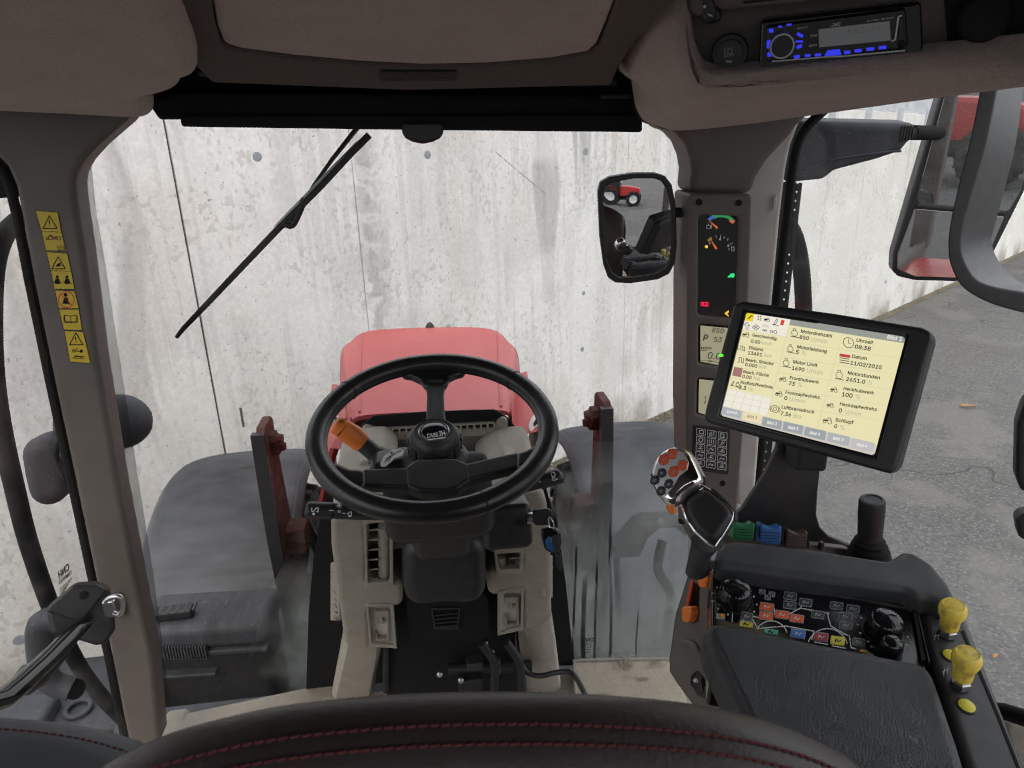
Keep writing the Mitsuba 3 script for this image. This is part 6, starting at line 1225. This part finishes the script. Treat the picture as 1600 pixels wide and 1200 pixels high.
part(sc, 'knob', lathe([(0.004, 0), (0.005, 0.010), (0.003, 0.014)], P(1282, 858, y=0.93), AZ, 14), BLACK)
# ================================================================ seat, door latch, stickers, frame at the roof's right edge
se = thing('driver_seat', 'dark leather seat backrest top with two red stitched seams', 'seat')
def edge_pt(px, y): return P(px[0], px[1], y=y)
ed = [(150, 1205), (200, 1175), (262, 1148), (330, 1128), (420, 1108), (520, 1095), (640, 1086), (760, 1083), (880, 1085), (985, 1091), (1080, 1101), (1150, 1114), (1220, 1134), (1280, 1160), (1320, 1182), (1350, 1215)]
E0 = spline([P(a, b, y=0.335) for a, b in ed], 5)
n_ = len(E0); rows = []
tt = np.linspace(0, 1, n_); cx = 2 * tt - 1
prof = [(0.12, -0.70), (0.10, -0.35), (0.09, -0.20), (0.065, -0.11), (0.036, -0.045), (0.014, -0.013), (0.0, 0.0), (-0.012, 0.005), (-0.026, 0.005), (-0.040, -0.003), (-0.052, -0.018), (-0.062, -0.045), (-0.070, -0.10), (-0.074, -0.16), (-0.076, -0.26), (-0.08, -0.65)]
prof = spline(prof, 3)
for dy, dz in prof:
    r_ = E0.copy(); k = np.clip(1 - cx ** 4, 0, 1)
    r_[:, 1] += dy * 1.0; r_[:, 2] += dz
    s_ = 1 + 0.35 * np.clip(-dz, 0, .10); mx = E0[:, 0].mean()
    r_[:, 0] = mx + (r_[:, 0] - mx) * s_
    rows.append(r_)
part(se, 'cushion', thick(rows, 0.04, (0, 0.2, -1)), SEATM, smooth=True)
def surf_row(dy, dz, up=0.001):
    r_ = E0.copy(); s_ = 1 + 0.35 * max(-dz, 0); mx = E0[:, 0].mean()
    r_[:, 1] += dy; r_[:, 2] += dz; r_[:, 0] = mx + (r_[:, 0] - mx) * s_
    return r_ + np.array([0, -0.7, 0.7]) * up
_mid = len(E0) // 2; _pp = spline(prof, 12); _py = np.array([project(E0[_mid] + np.array([0, q[0], q[1]]))[1] for q in _pp])
def prof_at(py):
    i0 = int(np.argmin(_py)); i = i0 + int(np.argmin(np.abs(_py[i0:] - py))); return _pp[i]
for target in (1132, 1163):
    dy, dz = prof_at(target)
    row = surf_row(dy, dz, 0.0009); d = np.concatenate([[0], np.cumsum(np.linalg.norm(np.diff(row, axis=0), axis=1))])
    ms = []
    for s in np.arange(0.012, d[-1] - 0.012, 0.0062):
        a = np.array([np.interp(s, d, row[:, k]) for k in range(3)]); b = np.array([np.interp(s + 0.0047, d, row[:, k]) for k in range(3)])
        ms.append(tube([a, (a + b) / 2 + np.array([0, -.7, .7]) * .0006, b + np.array([0, 0, 0.0006])], 0.0009, 6))
    part(se, 'stitching', cat(ms), STITCH, kind='stuff', label='red stitched seam')
    part(se, 'seam_groove', tube(surf_row(dy - 0.002, dz - 0.007, 0.0002), 0.0017, 6), MATTE)
ag = thing('armrest', 'grey padded seat armrest with a red stitched edge beside the pillar', 'armrest')
ae = spline([P(a, b, y=0.42) for a, b in ((-160, 1126), (-60, 1130), (0, 1134), (60, 1139), (120, 1148), (170, 1160), (215, 1178), (235, 1215))], 5)
rows = []
for dy, dz in spline([(0.12, -0.4), (0.07, -0.14), (0.025, -0.025), (0.0, 0.0), (-0.04, 0.004), (-0.12, 0.002), (-0.24, -0.01)], 4):
    r_ = ae.copy(); r_[:, 1] += dy; r_[:, 2] += dz; rows.append(r_)
part(ag, 'pad', thick(rows, 0.04, (0, 0, -1)), SEATG, smooth=True)
ms = [tube([ae[i] + np.array([0, -.004, .0012]), ae[i + 1] * .7 + ae[i] * .3 + np.array([0, -.004, .0012])], 0.0010, 5) for i in range(len(ae) - 1)]
part(ag, 'stitching', cat(ms), STITCH, kind='stuff')
# door latch
dl = thing('door_latch', 'black door latch box with chrome catch and long release handle', 'door latch')
LY = 1.15
lb = facing(P(125, 962, y=LY), (0.45, -1, 0.45))
part(dl, 'box', plate(lb, [(71, 958), (78, 948), (116, 915), (150, 913), (170, 920), (176, 950), (180, 985), (166, 1006), (150, 1010), (132, 1004), (80, 992)], 0.05, 0.008, 0.003, steps=4), BLACK, smooth=50)
part(dl, 'cover', plate((lb[0] + lb[1] * .012, lb[1]), [(70, 956), (76, 947), (114, 914), (152, 914), (168, 922), (132, 968), (122, 972)], 0.02, 0.005, 0.002, steps=4), BLACK, smooth=50)
part(dl, 'screw', lathe([(0.007, 0), (0.0068, 0.003), (0.004, 0.0032)], P(131, 930, pl=(lb[0] + lb[1] * .012, lb[1])), lb[1], 16), MATTE)
ca = P(181, 944, y=LY + .02)
part(dl, 'catch', tube(spline([P(a, b, y=LY) for a, b in ((164, 940), (172, 934), (186, 932), (192, 940), (192, 952), (186, 960), (176, 958))], 5), 0.0048, 12), STEEL, smooth=60)
part(dl, 'catch_plate', rbox(P(174, 948, y=LY + .02), AX, AY, AZ, (0.022, 0.02, 0.035), 0.003), STEEL)
part(dl, 'handle', tube([P(a, b, y=c) for a, b, c in ((132, 975, LY - .02), (118, 986, LY - .05), (70, 1035, 1.02), (30, 1072, 0.95), (5, 1092, 0.92), (-20, 1100, 0.90))], [0.0125, 0.0165, 0.0185, 0.0195, 0.019, 0.018], 18, squash=0.75), GLOSS, smooth=60)
part(dl, 'handle_flange', tube([P(a, b, y=c) for a, b, c in ((100, 1016, 1.08), (60, 1058, 1.0), (40, 1078, .97))], [0.012, 0.016, 0.010], 12), BLACK, smooth=60)
# warning sticker column
st = thing('warning_sticker', 'column of yellow warning stickers with black pictograms on the pillar', 'sticker')
WPL = facing((0, 1.36, 2.2), (0, -1, 0))
def zs(x, y): return (x / 3.0, 300 + y / 3.0)
def W_(l, w=1.3): return plate(WPL, pxline([zs(*q) for q in l], w), 0.0003, lift=0.0012)
def F_(l): return plate(WPL, [zs(*q) for q in l], 0.0003, lift=0.0012)
def C_(c, r, w=None):
    pts = [zs(c[0] + r * math.cos(a), c[1] + r * math.sin(a)) for a in np.linspace(0, 2 * math.pi, 25)]
    return plate(WPL, pts[:-1], 0.0003, lift=0.0012) if w is None else plate(WPL, pxline(pts, w), 0.0003, lift=0.0012)
cells = [[(165, 86), (271, 96), (288, 188), (194, 184)], [(194, 184), (288, 188), (310, 278), (214, 274)], [(216, 280), (315, 288), (334, 372), (238, 369)], [(238, 369), (334, 372), (350, 456), (254, 455)], [(257, 460), (351, 466), (370, 546), (275, 546)], [(276, 550), (370, 550), (386, 648), (299, 646)], [(301, 650), (390, 656), (425, 804), (328, 796)]]
for c in cells:
    part(st, 'cell', plate(WPL, [zs(*q) for q in c], 0.0008, 0, 0.0016, lift=0.0009), DECAL, smooth=False)
    part(st, 'border', cat([W_([*c, c[0]], 0.7)]), INK)
def tri(cx, cy, s): return [W_([(cx, cy - s), (cx + s * 1.05, cy + s * .75), (cx - s * .9, cy + s * .75), (cx, cy - s)], 1.5)]
blk = []
blk += tri(232, 146, 34) + [W_([(230, 132), (233, 150)], 1.7), C_((233, 158), 2.6)]
blk += [C_((237, 214), 11, 1.1), C_((221, 218), 6, 1.1), C_((262, 216), 6, 1.1), C_((276, 217), 8, 1.1), W_([(228, 206), (240, 206), (246, 218)], 1.2), W_([(254, 218), (270, 210)], 1.2), W_([(270, 252), (300, 254), (303, 276), (273, 274), (270, 252)], .9), W_([(277, 260), (286, 262), (296, 261), (297, 269), (279, 268), (277, 260)], .8)]
blk += tri(272, 336, 32) + [F_([(260, 348), (270, 336), (284, 330), (282, 342), (290, 346), (270, 350)])]
for cx in (268, 314): blk += [C_((cx, 398), 7), F_([(cx - 14, 424), (cx - 7, 406), (cx + 8, 406), (cx + 15, 426), (cx + 6, 432), (cx - 8, 431)]), W_([(cx - 20, 422), (cx + 22, 428)], 1.2)]
blk += [C_((307, 482), 9), F_([(296, 512), (300, 494), (316, 494), (322, 512), (326, 530), (314, 522), (308, 528), (300, 522), (292, 530)])]
blk += [W_([(302, 578), (330, 582), (358, 578), (360, 606), (332, 610), (304, 606), (302, 578)], 1.2), W_([(330, 582), (332, 610)], 1.0), W_([(299, 583), (301, 611), (332, 614), (363, 611), (362, 583)], 1.0)]
blk += tri(355, 692, 32) + [W_([(353, 680), (356, 696)], 1.7), C_((356, 704), 2.6)] + [C_((346, 745), 6, 1.4), W_([(351, 746), (372, 746)], 1.6), C_((381, 746), 8), W_([(354, 735), (366, 736)], 1.2), W_([(342, 778), (352, 768), (396, 770), (390, 782), (342, 778)], .9), W_([(352, 772), (386, 774)], 1.6)]
part(st, 'pictogram', cat(blk), INK)
part(st, 'prohibition_ring', cat([C_((311, 505), 37, 1.5), W_([(284, 480), (338, 531)], 1.4), W_([(240, 208), (256, 224)], 1.3), W_([(256, 208), (240, 224)], 1.3)]), REDP)
# deep curved frame at the roof's right edge
fr_ = thing('curved_bracket', 'deep curved black frame hanging from the roof in front of the door mirror', 'bracket')
st_ = [((1536, 100), (1562, 100), (1604, 100)), ((1529, 150), (1556, 150), (1598, 150)), ((1514, 224), (1541, 224), (1588, 224)), ((1497, 290), (1522, 290), (1572, 290)), ((1484, 350), (1505, 350), (1556, 350)), ((1481, 390), (1502, 388), (1550, 376)), ((1487, 420), (1511, 416), (1558, 402)), ((1505, 450), (1528, 438), (1574, 424)), ((1545, 473), (1560, 449), (1594, 440)), ((1600, 489), (1606, 457), (1625, 448)), ((1700, 512), (1700, 476), (1700, 464)), ((1800, 534), (1800, 498), (1800, 484))]
Fo = spline([P(*a, y=0.86) for a, b, c in st_], 6); Fi = spline([P(*b, y=0.86) for a, b, c in st_], 6); Bi = spline([P(*c, y=0.985) for a, b, c in st_], 6)
Bo = Fo + (Bi - Fi) * 1.0
rings = []
for a, b, c, d in zip(Fo, Fi, Bi, Bo):
    q = np.array([a, b, c, d]); m = q.mean(0); rr = []
    for i in range(4):
        p_, n1, n0 = q[i], q[(i + 1) % 4], q[i - 1]
        rr += [p_ + nrm(n0 - p_) * 0.003, p_ + (nrm(n0 - p_) + nrm(n1 - p_)) * 0.0009, p_ + nrm(n1 - p_) * 0.003]
    rings.append(rr)
part(fr_, 'channel', loft(rings), BLACK, smooth=50)
ll = thing('window_latch', 'black window latch at the edge of the side pane', 'latch')
lp_ = facing(P(1596, 700, y=0.80), (-0.6, -1, 0))
part(ll, 'body', plate(lp_, [(1612, 620), (1600, 632), (1590, 664), (1588, 744), (1596, 768), (1640, 780), (1640, 620)], 0.03, 0.006, 0.003), BLACK)
part(ll, 'lever', plate(lp_, [(1640, 800), (1596, 806), (1588, 814), (1592, 840), (1640, 870)], 0.03, 0.006, 0.003), BLACK)
ds = thing('door_sill', 'beige sill and black rail below the side pane at the floor edge', 'sill')
part(ds, 'sill', plate(facing(P(1590, 1180, x=0.66), (-0.5, -0.4, 0.8)), [(1560, 1118), (1640, 1136), (1700, 1300), (1592, 1300)], 0.05, 0.01, 0.003), BEIGE, smooth=50)
part(ds, 'rail', tube([P(1540, 1110, x=0.66), P(1570, 1112, x=0.655), P(1640, 1134, x=0.65)], 0.010), MATTE)
# ================================================================ the yard behind, seen in the cab mirror
def parked_tractor(o, yaw, label):
    t = thing('parked_tractor', label, 'tractor'); c_, s_ = math.cos(yaw), math.sin(yaw)
    def put(m):
        m = m.copy(); M = np.eye(4); M[:2, :2] = [[c_, -s_], [s_, c_]]; M[:3, 3] = o; m.apply_transform(M); return m
    # built along its own y axis
    hood = loft([[(-.42, y, 1.0), (.42, y, 1.0), (.42, y, zt - .1), (.34, y, zt), (-.34, y, zt), (-.42, y, zt - .1)] for y, zt in ((0.3, 1.95), (1.2, 1.9), (2.1, 1.72), (2.25, 1.55))])
    part(t, 'hood', put(hood), REDX); part(t, 'chassis', put(abox((-.3, -1.2, .6), (.3, 2.2, 1.15), .05)), MATTE)
    cab = loft([[(-x, y0, z), (x, y0, z), (x, y1, z), (-x, y1, z)] for z, x, y0, y1 in ((1.15, .75, -1.1, .3), (2.1, .8, -1.2, .35), (2.95, .72, -1.0, .15))])
    part(t, 'cab', put(cab), GLOSS); part(t, 'roof', put(abox((-.85, -1.3, 2.95), (.85, .35, 3.15), .06)), REDX)
    for sx in (-1, 1):
        for (y, R, w) in ((-.7, .92, .55), (1.65, .70, .45)):
            oo = np.array([sx * .85, y, R])
            k = part(t, 'tyre', put(lathe([(R * .55, -w * .1), (R * .56, -w * .46), (R * .60, -w / 2), (R * .9, -w / 2), (R, -w * .4), (R, w * .4), (R * .9, w / 2), (R * .60, w / 2), (R * .56, w * .46), (R * .55, w * .1)], oo, AX, 36)), RUBBER, smooth=50)
            part(k, 'rim', put(lathe([(.1, -w * .22), (R * .4, -w * .27), (R * .555, -w * .49), (R * .555, w * .49), (R * .4, w * .25), (.1, w * .2)], oo, AX, 30)), WHITE)
            lug = [put(rbox(oo + np.array([sd * w * .25, R * math.cos(a), R * math.sin(a)]), nrm((1, 0, 0)) , np.array([0, -math.sin(a), math.cos(a)]), np.array([0, math.cos(a), math.sin(a)]), (w * .5, .06, .06), .01)) for i in range(20) for sd, a in ((-1, i * math.pi / 10), (1, (i + .5) * math.pi / 10))]
            part(k, 'tread', cat(lug), RUBBER, smooth=False, kind='stuff')
        fd = thick([[(sx * x, -.7 + 1.0 * math.cos(a), .92 + 1.0 * math.sin(a)) for x in (.55, .85, 1.15)] for a in np.linspace(.5, 2.7, 16)], .02, (0, 0, 1))
        part(t, 'fender', put(fd), REDX, smooth=50)
    return t
def mirror_ray(px, py):
    """Where the domed cab mirror looks at a pixel: the point on the glass and the reflected direction."""
    r_ = nrm(ray(px, py)); p_ = P(px, py, pl=MPLN); u, v, w = basis(MN); l = p_ - MC; n = nrm(w + (u * (l @ u) + v * (l @ v)) / MRAD)
    return p_, r_ - 2 * np.dot(r_, n) * n
_p, _d = mirror_ray(1008, 292); _t = -18.0 / _d[1]
_o = _p + _d * _t
parked_tractor(np.array([-2.3, _o[1], 0.0]), math.pi / 2 * -1, 'red tractor with white wheel rims parked across the yard, seen in the cab mirror')
